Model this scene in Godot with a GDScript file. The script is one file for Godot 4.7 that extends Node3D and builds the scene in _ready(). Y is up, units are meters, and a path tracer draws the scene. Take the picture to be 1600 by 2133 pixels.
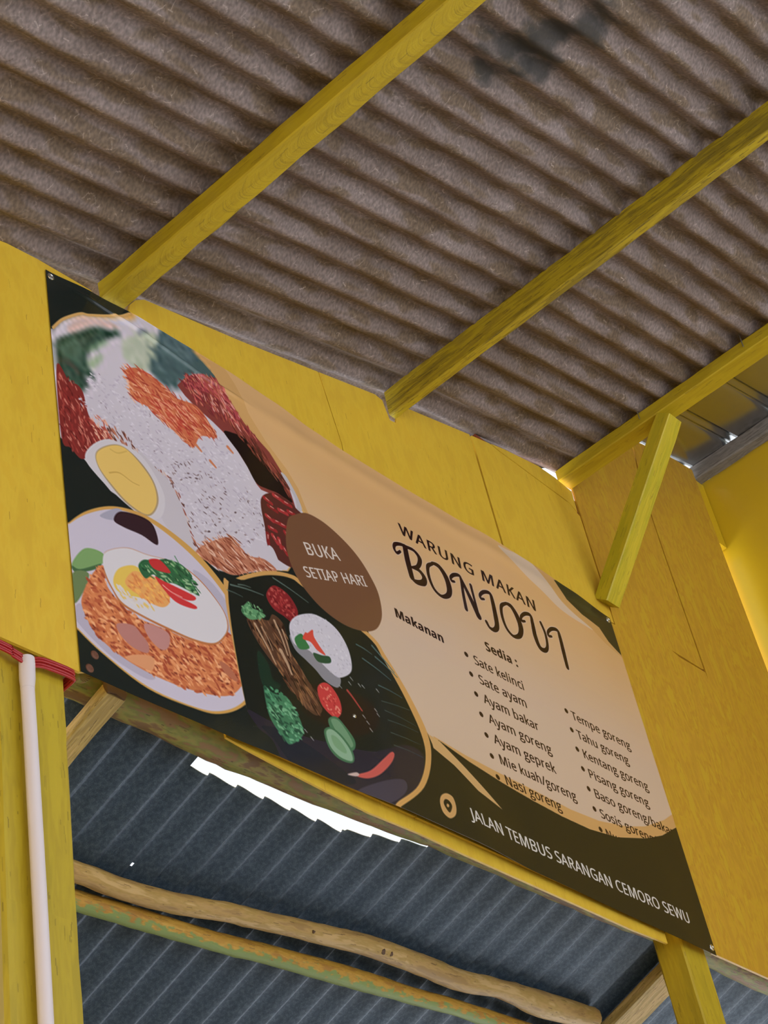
extends Node3D
# A food stall seen from below: yellow plywood wall with a printed menu banner, corrugated roofs, yellow timbers.
# Wall plane z = 0, x to the right along the wall, y up, z towards the room. Units are metres.

const SKY_ENERGY := 0.88
const EXPOSURE := 1.58
const INK_GAIN := 1.25

const PITCH := 0.0763

var M := {}


# ------------------------------------------------------------------ scene
func _ready() -> void:
	camera_and_light()
	make_materials()
	ground_and_walls()
	fibre_roof()
	metal_roof()
	lean_to()
	roof_beams()
	posts()
	banner()
	conduit_and_wires()


func camera_and_light() -> void:
	var cam := Camera3D.new()
	cam.name = "camera"
	cam.fov = rad_to_deg(2.0 * atan(1066.5 / 3930.0))
	cam.near = 0.05
	cam.far = 200.0
	cam.transform = Transform3D(Basis(Vector3(0.65639, -0.17304, 0.73431), Vector3(-0.39422, 0.75121, 0.52941), Vector3(-0.64323, -0.63698, 0.42487)).orthonormalized(), Vector3(-1.840, 1.4, 1.896))
	add_child(cam)
	cam.current = true
	var sky_material := ProceduralSkyMaterial.new()
	sky_material.sky_top_color = Color(0.92, 0.95, 1.0)
	sky_material.sky_horizon_color = Color(0.97, 0.98, 1.0)
	sky_material.ground_bottom_color = Color(0.34, 0.36, 0.28)
	sky_material.ground_horizon_color = Color(0.55, 0.58, 0.5)
	sky_material.sky_energy_multiplier = SKY_ENERGY
	sky_material.ground_energy_multiplier = SKY_ENERGY
	var sky := Sky.new()
	sky.sky_material = sky_material
	var e := Environment.new()
	e.background_mode = Environment.BG_SKY
	e.sky = sky
	e.tonemap_mode = Environment.TONE_MAPPER_LINEAR
	e.tonemap_exposure = EXPOSURE
	e.sdfgi_enabled = true
	e.ssao_enabled = true
	e.ssil_enabled = true
	var w := WorldEnvironment.new()
	w.name = "environment"
	w.environment = e
	add_child(w)
	var sun := DirectionalLight3D.new()
	sun.name = "sun"
	sun.light_color = Color(1.0, 0.985, 0.965)
	sun.light_energy = 6.9
	sun.light_angular_distance = 3.0
	sun.shadow_enabled = true
	sun.sky_mode = DirectionalLight3D.SKY_MODE_LIGHT_ONLY
	add_child(sun)
	sun.look_at_from_position(Vector3(2.5, 9, -8), Vector3.ZERO)


# ------------------------------------------------------------------ naming
var used := {}
func numbered(called: String) -> String:
	used[called] = used.get(called, -1) + 1
	return called if used[called] == 0 else "%s_%03d" % [called, used[called]]


func tag(o: Node, label: String, category := "", group := "", kind := "") -> void:
	if label: o.set_meta("label", label)
	if category: o.set_meta("category", category)
	if group: o.set_meta("group", group)
	if kind: o.set_meta("kind", kind)


func root_node(called: String, at := Vector3.ZERO) -> Node3D:
	var o := Node3D.new()
	o.name = numbered(called)
	o.position = at
	add_child(o)
	return o


# ------------------------------------------------------------------ mesh building
class Builder:
	var v := PackedVector3Array()
	var n := PackedVector3Array()
	var uv := PackedVector2Array()
	func tri(a: Vector3, b: Vector3, c: Vector3, na: Vector3, nb: Vector3, nc: Vector3, ua: Vector2, ub: Vector2, uc: Vector2) -> void:
		if (b - a).cross(c - a).dot(na + nb + nc) > 0.0:
			var t := b; b = c; c = t
			t = nb; nb = nc; nc = t
			var s := ub; ub = uc; uc = s
		v.append(a); v.append(b); v.append(c)
		n.append(na); n.append(nb); n.append(nc)
		uv.append(ua); uv.append(ub); uv.append(uc)
	func quad(a: Vector3, b: Vector3, c: Vector3, d: Vector3, nn: Array, uu: Array) -> void:
		tri(a, b, c, nn[0], nn[1], nn[2], uu[0], uu[1], uu[2])
		tri(a, c, d, nn[0], nn[2], nn[3], uu[0], uu[2], uu[3])
	func flat(a: Vector3, b: Vector3, c: Vector3, d: Vector3, nn: Vector3, ua: Vector2, ub: Vector2, uc: Vector2, ud: Vector2) -> void:
		quad(a, b, c, d, [nn, nn, nn, nn], [ua, ub, uc, ud])
	func mesh(m: Material) -> ArrayMesh:
		var arrays := []
		arrays.resize(Mesh.ARRAY_MAX)
		arrays[Mesh.ARRAY_VERTEX] = v
		arrays[Mesh.ARRAY_NORMAL] = n
		arrays[Mesh.ARRAY_TEX_UV] = uv
		var out := ArrayMesh.new()
		out.add_surface_from_arrays(Mesh.PRIMITIVE_TRIANGLES, arrays)
		out.surface_set_material(0, m)
		return out


func put(b: Builder, m: Material, called: String, parent: Node = self) -> MeshInstance3D:
	var o := MeshInstance3D.new()
	o.mesh = b.mesh(m)
	o.name = numbered(called) if parent == self else called
	parent.add_child(o, true)
	return o


# a sawn timber from p to q: width along `side`, depth across; chamfered edges, slightly uneven
func timber(p: Vector3, q: Vector3, side: Vector3, w: float, d: float, seed_: int, rough := 0.0012, chamfer := 0.004, parts := 0) -> Builder:
	var b := Builder.new()
	var axis := (q - p).normalized()
	side = (side - axis * side.dot(axis)).normalized()
	var up := axis.cross(side).normalized()
	var length := (q - p).length()
	var steps := parts if parts > 0 else maxi(2, int(length / 0.06))
	var noise := FastNoiseLite.new()
	noise.seed = seed_
	noise.frequency = 3.0
	var c := minf(chamfer, minf(w, d) * 0.3)
	var ring := [Vector2(-w / 2 + c, -d / 2), Vector2(w / 2 - c, -d / 2), Vector2(w / 2, -d / 2 + c), Vector2(w / 2, d / 2 - c), Vector2(w / 2 - c, d / 2), Vector2(-w / 2 + c, d / 2), Vector2(-w / 2, d / 2 - c), Vector2(-w / 2, -d / 2 + c)]
	var girth := [0.0]
	for k in 8:
		girth.append(girth[k] + (ring[(k + 1) % 8] - ring[k]).length())
	var rows := []
	for i in steps + 1:
		var t := float(i) / steps
		var row := []
		for k in 8:
			var r: Vector2 = ring[k]
			var j := noise.get_noise_3d(t * length * 4.0, k * 7.3, 1.0) * rough * 2.0
			row.append(p + axis * (t * length) + side * (r.x + j * signf(r.x)) + up * (r.y + j * signf(r.y)))
		rows.append(row)
	for i in steps:
		for k in 8:
			var k2: int = (k + 1) % 8
			var m2: Vector2 = (ring[k] + ring[k2]) * 0.5
			var e: Vector2 = ring[k2] - ring[k]
			var nn2 := Vector2(e.y, -e.x).normalized()
			if nn2.dot(m2) < 0.0: nn2 = -nn2
			var nn := side * nn2.x + up * nn2.y
			var u0 := i * length / steps
			var u1 := (i + 1) * length / steps
			b.flat(rows[i][k], rows[i + 1][k], rows[i + 1][k2], rows[i][k2], nn, Vector2(u0, girth[k]), Vector2(u1, girth[k]), Vector2(u1, girth[k + 1]), Vector2(u0, girth[k + 1]))
	for end in [0, steps]:
		var nn := -axis if end == 0 else axis
		for k in range(1, 7):
			b.tri(rows[end][0], rows[end][k], rows[end][k + 1], nn, nn, nn, ring[0], ring[k], ring[k + 1])
	return b


# a round pole through points [x, y, z, radius]
func pole(points: Array, seed_: int, bump := 0.0015, sides := 18) -> Builder:
	var b := Builder.new()
	var curve := Curve3D.new()
	for i in points.size():
		var here := Vector3(points[i][0], points[i][1], points[i][2])
		var before: Array = points[maxi(i - 1, 0)]
		var after: Array = points[mini(i + 1, points.size() - 1)]
		var t := (Vector3(after[0], after[1], after[2]) - Vector3(before[0], before[1], before[2])) / 6.0
		curve.add_point(here, -t, t)
	var noise := FastNoiseLite.new()
	noise.seed = seed_
	noise.frequency = 1.0
	var per := 6
	var count := (points.size() - 1) * per
	var rows := []
	var dirs := []
	var along := [0.0]
	for i in count + 1:
		var seg := mini(i / per, points.size() - 2)
		var t := float(i - seg * per) / per
		var at := curve.sample(seg, t)
		var ahead := (curve.sample(seg, minf(t + 0.02, 1.0)) - curve.sample(seg, maxf(t - 0.02, 0.0))).normalized()
		var side := ahead.cross(Vector3.UP).normalized()
		if side.length() < 0.5: side = Vector3.RIGHT
		var up := side.cross(ahead).normalized()
		var radius := lerpf(points[seg][3], points[seg + 1][3], t)
		var row := []
		var dir := []
		for k in sides + 1:
			var a := TAU * k / sides
			var out := side * cos(a) + up * sin(a)
			var r := radius + bump * (noise.get_noise_3d(at.x * 12.0 + at.y * 5.0, cos(a) * 1.6, sin(a) * 1.6) * 2.0 + noise.get_noise_3d(at.x * 50.0 + at.y * 40.0, cos(a) * 5.0, sin(a) * 5.0) * 0.6)
			row.append(at + out * r)
			dir.append(out)
		rows.append(row)
		dirs.append(dir)
		if i > 0: along.append(along[i - 1] + (rows[i][0] - rows[i - 1][0]).length())
	for i in count:
		for k in sides:
			var r0: float = points[0][3]
			b.quad(rows[i][k], rows[i + 1][k], rows[i + 1][k + 1], rows[i][k + 1], [dirs[i][k], dirs[i + 1][k], dirs[i + 1][k + 1], dirs[i][k + 1]],
				[Vector2(along[i], k * TAU * r0 / sides), Vector2(along[i + 1], k * TAU * r0 / sides), Vector2(along[i + 1], (k + 1) * TAU * r0 / sides), Vector2(along[i], (k + 1) * TAU * r0 / sides)])
	for end in [0, count]:
		var nn: Vector3 = (rows[1][0] - rows[0][0]).normalized() * (-1.0 if end == 0 else 1.0)
		for k in range(1, sides - 1):
			b.tri(rows[end][0], rows[end][k], rows[end][k + 1], nn, nn, nn, Vector2.ZERO, Vector2(0.01, 0), Vector2(0.01, 0.01))
	return b


# a board cut to an outline in the wall plane, from z back to z front
func board(outline: Array, back: float, front: float) -> Builder:
	var b := Builder.new()
	var pts := PackedVector2Array()
	for i in range(0, outline.size(), 2):
		pts.append(Vector2(outline[i], outline[i + 1]))
	if Geometry2D.is_polygon_clockwise(pts): pts.reverse()
	var idx := Geometry2D.triangulate_polygon(pts)
	for zz in [front, back]:
		var nn := Vector3(0, 0, 1 if zz == front else -1)
		for i in range(0, idx.size(), 3):
			var q := [pts[idx[i]], pts[idx[i + 1]], pts[idx[i + 2]]]
			b.tri(Vector3(q[0].x, q[0].y, zz), Vector3(q[1].x, q[1].y, zz), Vector3(q[2].x, q[2].y, zz), nn, nn, nn, q[0], q[1], q[2])
	for i in pts.size():
		var p := pts[i]
		var q := pts[(i + 1) % pts.size()]
		var e := q - p
		var nn := Vector3(e.y, -e.x, 0).normalized()
		b.flat(Vector3(p.x, p.y, back), Vector3(q.x, q.y, back), Vector3(q.x, q.y, front), Vector3(p.x, p.y, front), nn, p, q, q + Vector2(0.01, 0), p + Vector2(0.01, 0))
	return b


# a sheet with thickness over a grid: at.call(s, t) gives a point, s and t run 0..1
func sheet(at: Callable, ns: int, nt: int, thick: Vector3, uv_at: Callable, hole := Vector3.ZERO, hole_r := 0.0) -> Builder:
	var b := Builder.new()
	var pts := []
	var nor := []
	for i in ns + 1:
		var row := []
		for j in nt + 1:
			row.append(at.call(float(i) / ns, float(j) / nt))
		pts.append(row)
	for i in ns + 1:
		var row := []
		for j in nt + 1:
			var ds: Vector3 = pts[mini(i + 1, ns)][j] - pts[maxi(i - 1, 0)][j]
			var dt: Vector3 = pts[i][mini(j + 1, nt)] - pts[i][maxi(j - 1, 0)]
			var nn := ds.cross(dt).normalized()
			if nn.dot(thick) > 0.0: nn = -nn
			row.append(nn)
		nor.append(row)
	for i in ns:
		for j in nt:
			var a: Vector3 = pts[i][j]
			var c: Vector3 = pts[i + 1][j]
			var d: Vector3 = pts[i + 1][j + 1]
			var e: Vector3 = pts[i][j + 1]
			if hole_r > 0.0 and Vector2(a.x + d.x, a.z + d.z).distance_to(Vector2(hole.x, hole.z) * 2.0) < hole_r * 2.0: continue
			var ua: Vector2 = uv_at.call(a)
			var uc: Vector2 = uv_at.call(c)
			var ud: Vector2 = uv_at.call(d)
			var ue: Vector2 = uv_at.call(e)
			b.quad(a, c, d, e, [nor[i][j], nor[i + 1][j], nor[i + 1][j + 1], nor[i][j + 1]], [ua, uc, ud, ue])
			b.quad(a + thick, c + thick, d + thick, e + thick, [-nor[i][j], -nor[i + 1][j], -nor[i + 1][j + 1], -nor[i][j + 1]], [ua, uc, ud, ue])
	for i in ns:
		for j in [0, nt]:
			var a: Vector3 = pts[i][j]
			var c: Vector3 = pts[i + 1][j]
			var out: Vector3 = (pts[i][j] - pts[i][1 if j == 0 else nt - 1]).normalized()
			b.flat(a, c, c + thick, a + thick, out, uv_at.call(a), uv_at.call(c), uv_at.call(c), uv_at.call(a))
	for j in nt:
		for i in [0, ns]:
			var a: Vector3 = pts[i][j]
			var c: Vector3 = pts[i][j + 1]
			var out: Vector3 = (pts[i][j] - pts[1 if i == 0 else ns - 1][j]).normalized()
			b.flat(a, c, c + thick, a + thick, out, uv_at.call(a), uv_at.call(c), uv_at.call(c), uv_at.call(a))
	return b


# ------------------------------------------------------------------ materials
func rgb8(r: float, g: float, b: float) -> Color:
	return Color(r / 255.0, g / 255.0, b / 255.0)


func surface(texture: Image, scale: Vector2, roughness: float, height: Image = null, relief := 0.0) -> StandardMaterial3D:
	var m := StandardMaterial3D.new()
	m.albedo_texture = ImageTexture.create_from_image(texture)
	m.uv1_scale = Vector3(scale.x, scale.y, 1)
	m.roughness = roughness
	if height:
		m.heightmap_enabled = true
		m.heightmap_texture = ImageTexture.create_from_image(height)
		m.heightmap_scale = relief
	return m


func plain(c: Color, roughness: float, metallic := 0.0) -> StandardMaterial3D:
	var m := StandardMaterial3D.new()
	m.albedo_color = c
	m.roughness = roughness
	m.metallic = metallic
	return m


# streaky paint or wood: colours blended by stretched noise, with short nicks along x
func streaks(w: int, h: int, seed_: int, stretch: float, colours: Array, nicks: int, nick: Color, mottle := 0.5) -> Array:
	var a := FastNoiseLite.new()
	a.seed = seed_
	a.frequency = 0.02
	a.fractal_octaves = 4
	var fine := FastNoiseLite.new()
	fine.seed = seed_ + 9
	fine.frequency = 0.12
	fine.fractal_octaves = 3
	var img := Image.create(w, h, false, Image.FORMAT_RGB8)
	var relief := Image.create(w, h, false, Image.FORMAT_RGB8)
	for y in h:
		for x in w:
			var t := a.get_noise_2d(x * stretch, y) * 1.3 + 0.5
			var f := fine.get_noise_2d(x * stretch * 0.7, y)
			t = clampf(t + f * mottle, 0.0, 0.999) * (colours.size() - 1)
			var k := int(t)
			var c: Color = colours[k].lerp(colours[k + 1], t - k)
			img.set_pixel(x, y, c)
			var r := clampf(0.5 + f * 0.6, 0.0, 1.0)
			relief.set_pixel(x, y, Color(r, r, r))
	var rng := RandomNumberGenerator.new()
	rng.seed = seed_
	for i in nicks:
		var x := rng.randi_range(0, w - 1)
		var y := rng.randi_range(0, h - 1)
		var l := rng.randi_range(3, 22)
		var strength := rng.randf_range(0.15, 0.7)
		var drift := rng.randf_range(-0.15, 0.15)
		for s in l:
			var px := (x + s) % w
			var py := posmod(y + int(s * drift), h)
			img.set_pixel(px, py, img.get_pixel(px, py).lerp(nick, strength))
			relief.set_pixel(px, py, Color(0.1, 0.1, 0.1))
	return [img, relief]


func make_materials() -> void:
	var yellow := [rgb8(212, 172, 50), rgb8(216, 178, 52), rgb8(220, 183, 56), rgb8(216, 176, 50)]
	var t := streaks(1024, 1024, 3, 0.35, yellow, 260, rgb8(140, 100, 30), 0.25)
	# panels: grain runs upright, so the picture is turned
	t[0].rotate_90(CLOCKWISE)
	t[1].rotate_90(CLOCKWISE)
	M.plywood = surface(t[0], Vector2(0.8, 0.8), 0.5, t[1], 0.03)
	t = streaks(1024, 1024, 23, 0.3, [rgb8(190, 146, 40), rgb8(198, 152, 46), rgb8(198, 158, 38), rgb8(188, 140, 40), rgb8(200, 162, 42)], 900, rgb8(126, 78, 26), 0.25)
	t[0].rotate_90(CLOCKWISE)
	t[1].rotate_90(CLOCKWISE)
	M.plywood_worn_dim = surface(t[0], Vector2(0.8, 0.8), 0.5, t[1], 0.04)  # nicked orange paint, darkened in place of weaker light at the right
	t = streaks(1024, 256, 5, 0.18, [rgb8(170, 146, 22), rgb8(184, 160, 26), rgb8(178, 154, 26), rgb8(190, 166, 30)], 260, rgb8(110, 94, 26), 0.35)
	M.beam = surface(t[0], Vector2(0.7, 2.8), 0.55, t[1], 0.06)
	saw_marks(t[0], t[1])
	M.beam_sawn = surface(t[0], Vector2(0.7, 2.8), 0.55, t[1], 0.06)
	t = streaks(1024, 256, 7, 0.12, [rgb8(136, 118, 26), rgb8(172, 150, 26), rgb8(182, 160, 26), rgb8(158, 136, 28)], 1800, rgb8(84, 70, 24), 0.6)
	M.beam_rough = surface(t[0], Vector2(0.7, 2.8), 0.6, t[1], 0.12)
	t = streaks(1024, 256, 8, 0.15, [rgb8(172, 160, 26), rgb8(190, 172, 32), rgb8(180, 164, 34), rgb8(196, 176, 38)], 500, rgb8(104, 88, 26), 0.5)
	M.post = surface(t[0], Vector2(0.7, 2.8), 0.5, t[1], 0.06)
	t = streaks(1024, 256, 12, 0.2, [rgb8(150, 120, 70), rgb8(174, 142, 86), rgb8(160, 132, 70), rgb8(186, 156, 104)], 500, rgb8(74, 52, 30), 0.6)
	M.pole = surface(t[0], Vector2(0.9, 3.6), 0.6, t[1], 0.06)
	t = streaks(1024, 128, 13, 0.3, [rgb8(160, 116, 42), rgb8(184, 142, 50), rgb8(172, 130, 46), rgb8(190, 150, 62)], 300, rgb8(70, 56, 30), 0.7)
	moss(t[0])
	M.pole_mossy = surface(t[0], Vector2(0.9, 8.16), 0.6, t[1], 0.05)
	t = streaks(1024, 256, 14, 0.3, [rgb8(118, 90, 54), rgb8(146, 132, 64), rgb8(136, 136, 64), rgb8(120, 124, 56), rgb8(138, 106, 68)], 700, rgb8(60, 46, 26), 0.7)
	M.log = surface(t[0], Vector2(0.7, 2.0), 0.65, t[1], 0.1)
	t = streaks(1024, 256, 15, 0.15, [rgb8(150, 128, 74), rgb8(176, 152, 92), rgb8(162, 140, 80), rgb8(188, 160, 104)], 1200, rgb8(84, 66, 38), 0.9)
	M.raw_wood = surface(t[0], Vector2(0.9, 3.6), 0.7, t[1], 0.1)
	M.end_grain = plain(rgb8(92, 70, 54), 0.85)
	t = streaks(512, 256, 16, 0.2, [rgb8(120, 116, 112), rgb8(140, 136, 132), rgb8(108, 104, 100)], 800, rgb8(70, 66, 62), 0.8)
	M.grey_wood = surface(t[0], Vector2(1.2, 3.0), 0.7, t[1], 0.08)
	t = streaks(512, 512, 17, 1.0, [rgb8(42, 57, 74), rgb8(60, 77, 94), rgb8(50, 66, 82), rgb8(73, 89, 104)], 0, Color.BLACK, 1.2)
	M.zinc = surface(t[0], Vector2(7.0, 7.0), 0.55, null)
	M.zinc.metallic = 0.25
	M.galvalume = plain(rgb8(176, 178, 180), 0.22, 0.95)
	M.side_wall = plain(rgb8(214, 178, 34), 0.3)
	M.pvc = plain(rgb8(222, 212, 216), 0.35)
	M.red_wire = plain(rgb8(160, 24, 28), 0.35)
	M.metal = plain(rgb8(210, 210, 205), 0.2, 0.9)
	M.rust = plain(rgb8(110, 70, 52), 0.6, 0.2)
	t = streaks(512, 512, 18, 1.0, [rgb8(146, 150, 156), rgb8(164, 168, 174), rgb8(154, 158, 164)], 300, rgb8(120, 122, 126), 0.5)
	M.ground = surface(t[0], Vector2(0.5, 0.5), 0.9)
	M.floor = plain(rgb8(74, 66, 60), 0.8)  # kept dark so that little light bounces up to the roof
	M.stud = plain(rgb8(124, 56, 28), 0.8)
	t = streaks(1024, 256, 19, 0.15, [rgb8(170, 148, 30), rgb8(184, 160, 34), rgb8(176, 152, 32), rgb8(188, 164, 36)], 300, rgb8(104, 88, 26), 0.35)
	M.post_paint = surface(t[0], Vector2(0.7, 2.8), 0.5, t[1], 0.05)
	M.fibre = fibre_material()


# green growth along the lower side of a pole (the picture's height runs once round it)
func moss(img: Image) -> void:
	var n := FastNoiseLite.new()
	n.seed = 77
	n.frequency = 0.03
	n.fractal_octaves = 4
	for y in img.get_height():
		for x in img.get_width():
			var turn := float(y) / img.get_height() * 360.0
			var s := clampf((1.0 - absf(turn - 262.0) / 62.0) * 3.0 + n.get_noise_2d(x, y * 2.0) * 3.0, 0.0, 0.85)
			if s > 0.0: img.set_pixel(x, y, img.get_pixel(x, y).lerp(rgb8(112, 142, 82), s))


# arcs left by the saw on the underside of the first beam
func saw_marks(img: Image, relief: Image) -> void:
	var rng := RandomNumberGenerator.new()
	rng.seed = 31
	var w := img.get_width()
	for i in 420:
		var x0 := rng.randf_range(0, w)
		var lean := rng.randf_range(26.0, 40.0)
		var strength := rng.randf_range(0.1, 0.4)
		var y0 := rng.randi_range(0, 20)
		var y1 := rng.randi_range(30, 46)
		for y in range(y0, y1):
			var k := (y - 23.0) / 23.0
			var px := posmod(int(x0 + lean * k * k), w)
			img.set_pixel(px, y, img.get_pixel(px, y).lerp(rgb8(120, 104, 34) if i % 2 else rgb8(206, 184, 70), strength))
			relief.set_pixel(px, y, Color(0.15, 0.15, 0.15) if i % 2 else Color(0.9, 0.9, 0.9))


# fibre cement: brown grey, pale fibres, brown film and a sooty patch
const FIBRE_X0 := -0.7
const FIBRE_Z0 := -0.4
const FIBRE_W := 2.8
const FIBRE_H := 1.9
func fibre_material() -> StandardMaterial3D:
	var w := 1792
	var h := 1216
	var img := Image.create(w, h, false, Image.FORMAT_RGB8)
	var coarse := FastNoiseLite.new()
	coarse.seed = 41
	coarse.frequency = 0.006
	coarse.fractal_octaves = 3
	var fine := FastNoiseLite.new()
	fine.seed = 42
	fine.frequency = 0.16
	fine.fractal_octaves = 2
	var long := FastNoiseLite.new()
	long.seed = 43
	long.frequency = 0.03
	long.fractal_octaves = 2
	var a := rgb8(132, 119, 116)
	var c := rgb8(112, 98, 92)
	var d := rgb8(98, 80, 58)
	for y in h:
		for x in w:
			var t := clampf(0.5 + coarse.get_noise_2d(x, y) * 0.9, 0.0, 1.0)
			var col := a.lerp(c, t)
			var film := clampf(long.get_noise_2d(x * 0.25, y * 1.2) * 2.2 - 0.1, 0.0, 0.6)
			col = col.lerp(d, film)
			var f := 1.0 + fine.get_noise_2d(x, y) * 0.22
			img.set_pixel(x, y, Color(col.r * f, col.g * f, col.b * f))
	var rng := RandomNumberGenerator.new()
	rng.seed = 44
	for i in 15000:
		var x := rng.randf_range(0, w)
		var y := rng.randf_range(0, h)
		var ang := rng.randfn(0.0, 0.6)
		var l := rng.randf_range(3.0, 13.0)
		var bend := rng.randf_range(-0.1, 0.1)
		var strength := rng.randf_range(0.1, 0.5) * (1.6 if i % 23 == 0 else 1.0)
		var tone := rgb8(206, 190, 180) if i % 4 else rgb8(84, 68, 58)
		for s in int(l):
			ang += bend
			x += cos(ang)
			y += sin(ang)
			var px := posmod(int(x), w)
			var py := posmod(int(y), h)
			img.set_pixel(px, py, img.get_pixel(px, py).lerp(tone, strength))
	# sooty patch
	var soot := FastNoiseLite.new()
	soot.seed = 45
	soot.frequency = 0.02
	soot.fractal_octaves = 4
	for blot in [[0.43, 0.94, 0.075, 0.05], [0.50, 1.00, 0.07, 0.07], [0.55, 1.09, 0.06, 0.06], [0.57, 0.95, 0.05, 0.04], [0.47, 0.87, 0.05, 0.03]]:
		var cx: float = (blot[0] - FIBRE_X0) / FIBRE_W * w
		var cy: float = (blot[1] - FIBRE_Z0) / FIBRE_H * h
		var rx: float = blot[2] / FIBRE_W * w
		var ry: float = blot[3] / FIBRE_H * h
		for y in range(int(cy - ry * 1.5), int(cy + ry * 1.5)):
			for x in range(int(cx - rx * 1.5), int(cx + rx * 1.5)):
				var q := Vector2((x - cx) / rx, (y - cy) / ry).length()
				var s := clampf((1.25 - q) * 1.0 + soot.get_noise_2d(x * 0.6, y * 1.4) * 1.0, 0.0, 0.74)
				if s > 0.0:
					img.set_pixel(x, y, img.get_pixel(x, y).lerp(rgb8(46, 45, 44), s))
	var m := StandardMaterial3D.new()
	m.albedo_texture = ImageTexture.create_from_image(img)
	m.roughness = 0.85
	var bumps := FastNoiseLite.new()
	bumps.seed = 46
	bumps.frequency = 0.2
	m.heightmap_enabled = true
	m.heightmap_texture = ImageTexture.create_from_image(bumps.get_image(512, 512))
	m.heightmap_scale = 0.035
	return m


# ------------------------------------------------------------------ setting
func ground_and_walls() -> void:
	var b := Builder.new()
	var up := Vector3.UP
	for i in 10:
		for j in 10:
			var x := -25.0 + i * 5.0
			var z := -25.0 + j * 5.0
			b.flat(Vector3(x, 0, z), Vector3(x + 5, 0, z), Vector3(x + 5, 0, z + 5), Vector3(x, 0, z + 5), up, Vector2(x, z), Vector2(x + 5, z), Vector2(x + 5, z + 5), Vector2(x, z + 5))
	tag(put(b, M.ground, "ground"), "pale open ground around the stall", "", "", "structure")
	b = timber(Vector3(-3.0, 0.02, 0.2), Vector3(3.4, 0.02, 0.2), Vector3(0, 0, 1), 6.2, 0.04, 2, 0.0, 0.004, 8)  # dark slab added over the ground to cut light bouncing onto the roof
	tag(put(b, M.floor, "floor"), "dark concrete floor slab of the stall, added to cut bounce light", "", "", "structure")

	var wall := root_node("wall_back")
	tag(wall, "yellow painted plywood wall behind the menu banner", "", "", "structure")
	var t := 0.006
	put(board([-0.9, 3.335, 0.0, 3.338, 0.03, 3.352, 0.893, 3.352, 0.917, 4.40, 0.884, 4.622, 0.60, 4.546, 0.291, 4.474, 0.262, 4.452, 0.243, 4.425, 0.236, 4.398, 0.232, 4.375, 0.135, 4.378, 0.129, 4.391, -0.015, 4.385, -0.116, 4.372, -0.9, 4.19], -t, 0.0), M.plywood, "plywood_panel", wall)
	put(board([0.8965, 3.352, 1.530, 3.352, 1.535, 4.40, 1.526, 4.783, 1.262, 4.718, 1.225, 4.706, 1.200, 4.672, 1.184, 4.640, 1.177, 4.621, 1.152, 4.616, 1.144, 4.650, 1.139, 4.678, 1.111, 4.683, 0.888, 4.623, 0.920, 4.40], -t, 0.0), M.plywood, "plywood_panel", wall)
	put(board([1.537, 3.352, 1.985, 3.350, 1.985, 4.352, 2.020, 4.356, 2.020, 4.745, 1.979, 4.773, 1.661, 4.796, 1.620, 4.803, 1.535, 4.784, 1.5425, 4.40], -t, 0.0005), M.plywood, "plywood_panel", wall)
	put(board([1.663, 4.800, 1.981, 4.777, 2.012, 4.756, 2.016, 4.838, 1.939, 4.851, 1.860, 4.852, 1.694, 4.822, 1.630, 4.806], -t, 0.001), M.plywood, "plywood_panel", wall)
	put(board([2.029, 4.396, 2.480, 4.396, 2.494, 4.40, 2.497, 4.90, 2.500, 5.02, 2.518, 5.193, 2.538, 5.31, 2.548, 5.34, 2.032, 5.21], -t, -0.0005), M.plywood_worn_dim, "plywood_panel", wall)
	put(board([1.988, 3.343, 2.956, 3.343, 2.956, 5.445, 2.820, 5.425, 2.555, 5.358, 2.548, 5.31, 2.524, 5.193, 2.507, 5.02, 2.503, 4.90, 2.501, 4.36, 2.497, 4.390, 2.36, 4.386, 2.32, 4.3956, 2.026, 4.3956, 2.026, 4.353, 1.988, 4.349], -t, 0.0), M.plywood_worn_dim, "plywood_panel", wall)

	for stud in [[0.905, 3.45, 4.55], [1.534, 3.45, 4.70], [2.025, 3.45, 4.815], [2.502, 3.45, 5.26]]:
		put(timber(Vector3(stud[0], stud[1], -0.0265), Vector3(stud[0] + (0.006 if stud[0] > 2.4 else 0.0), stud[2], -0.0265), Vector3(1, 0, 0), 0.06, 0.04, 90, 0.0, 0.002, 2), M.stud, "stud", wall)
	put(timber(Vector3(2.985, 5.13, -0.0265), Vector3(2.985, 5.41, -0.0265), Vector3(1, 0, 0), 0.07, 0.04, 93, 0.0, 0.002, 2), M.side_wall, "gap_light_block", wall)  # added to block light through the upper gap, coloured like the side wall
	put(timber(Vector3(2.06, 4.392, -0.0265), Vector3(2.47, 4.392, -0.0265), Vector3(0, 1, 0), 0.05, 0.04, 91, 0.0, 0.002, 2), M.stud, "stud", wall)
	put(timber(Vector3(1.57, 4.803, -0.0265), Vector3(1.99, 4.772, -0.0265), Vector3(0, 1, 0), 0.03, 0.04, 92, 0.0, 0.002, 2), M.stud, "stud", wall)

	b = timber(Vector3(3.03, 0.0, 1.27), Vector3(3.03, 5.425, 1.27), Vector3(0, 0, 1), 2.66, 0.012, 3, 0.0, 0.002, 6)
	tag(put(b, M.side_wall, "wall_right"), "glossy yellow sheet wall at right angles to the plywood", "", "", "structure")

	b = timber(Vector3(-3.1, 1.9, -2.4), Vector3(-3.1, 1.9, 2.4), Vector3(0, 1, 0), 3.8, 0.03, 5, 0.0, 0.002, 6)  # out of view, added so that light comes only from the front
	tag(put(b, M.raw_wood, "wall_left_added"), "unseen board wall added on the left to shut out side light", "", "", "structure")
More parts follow.
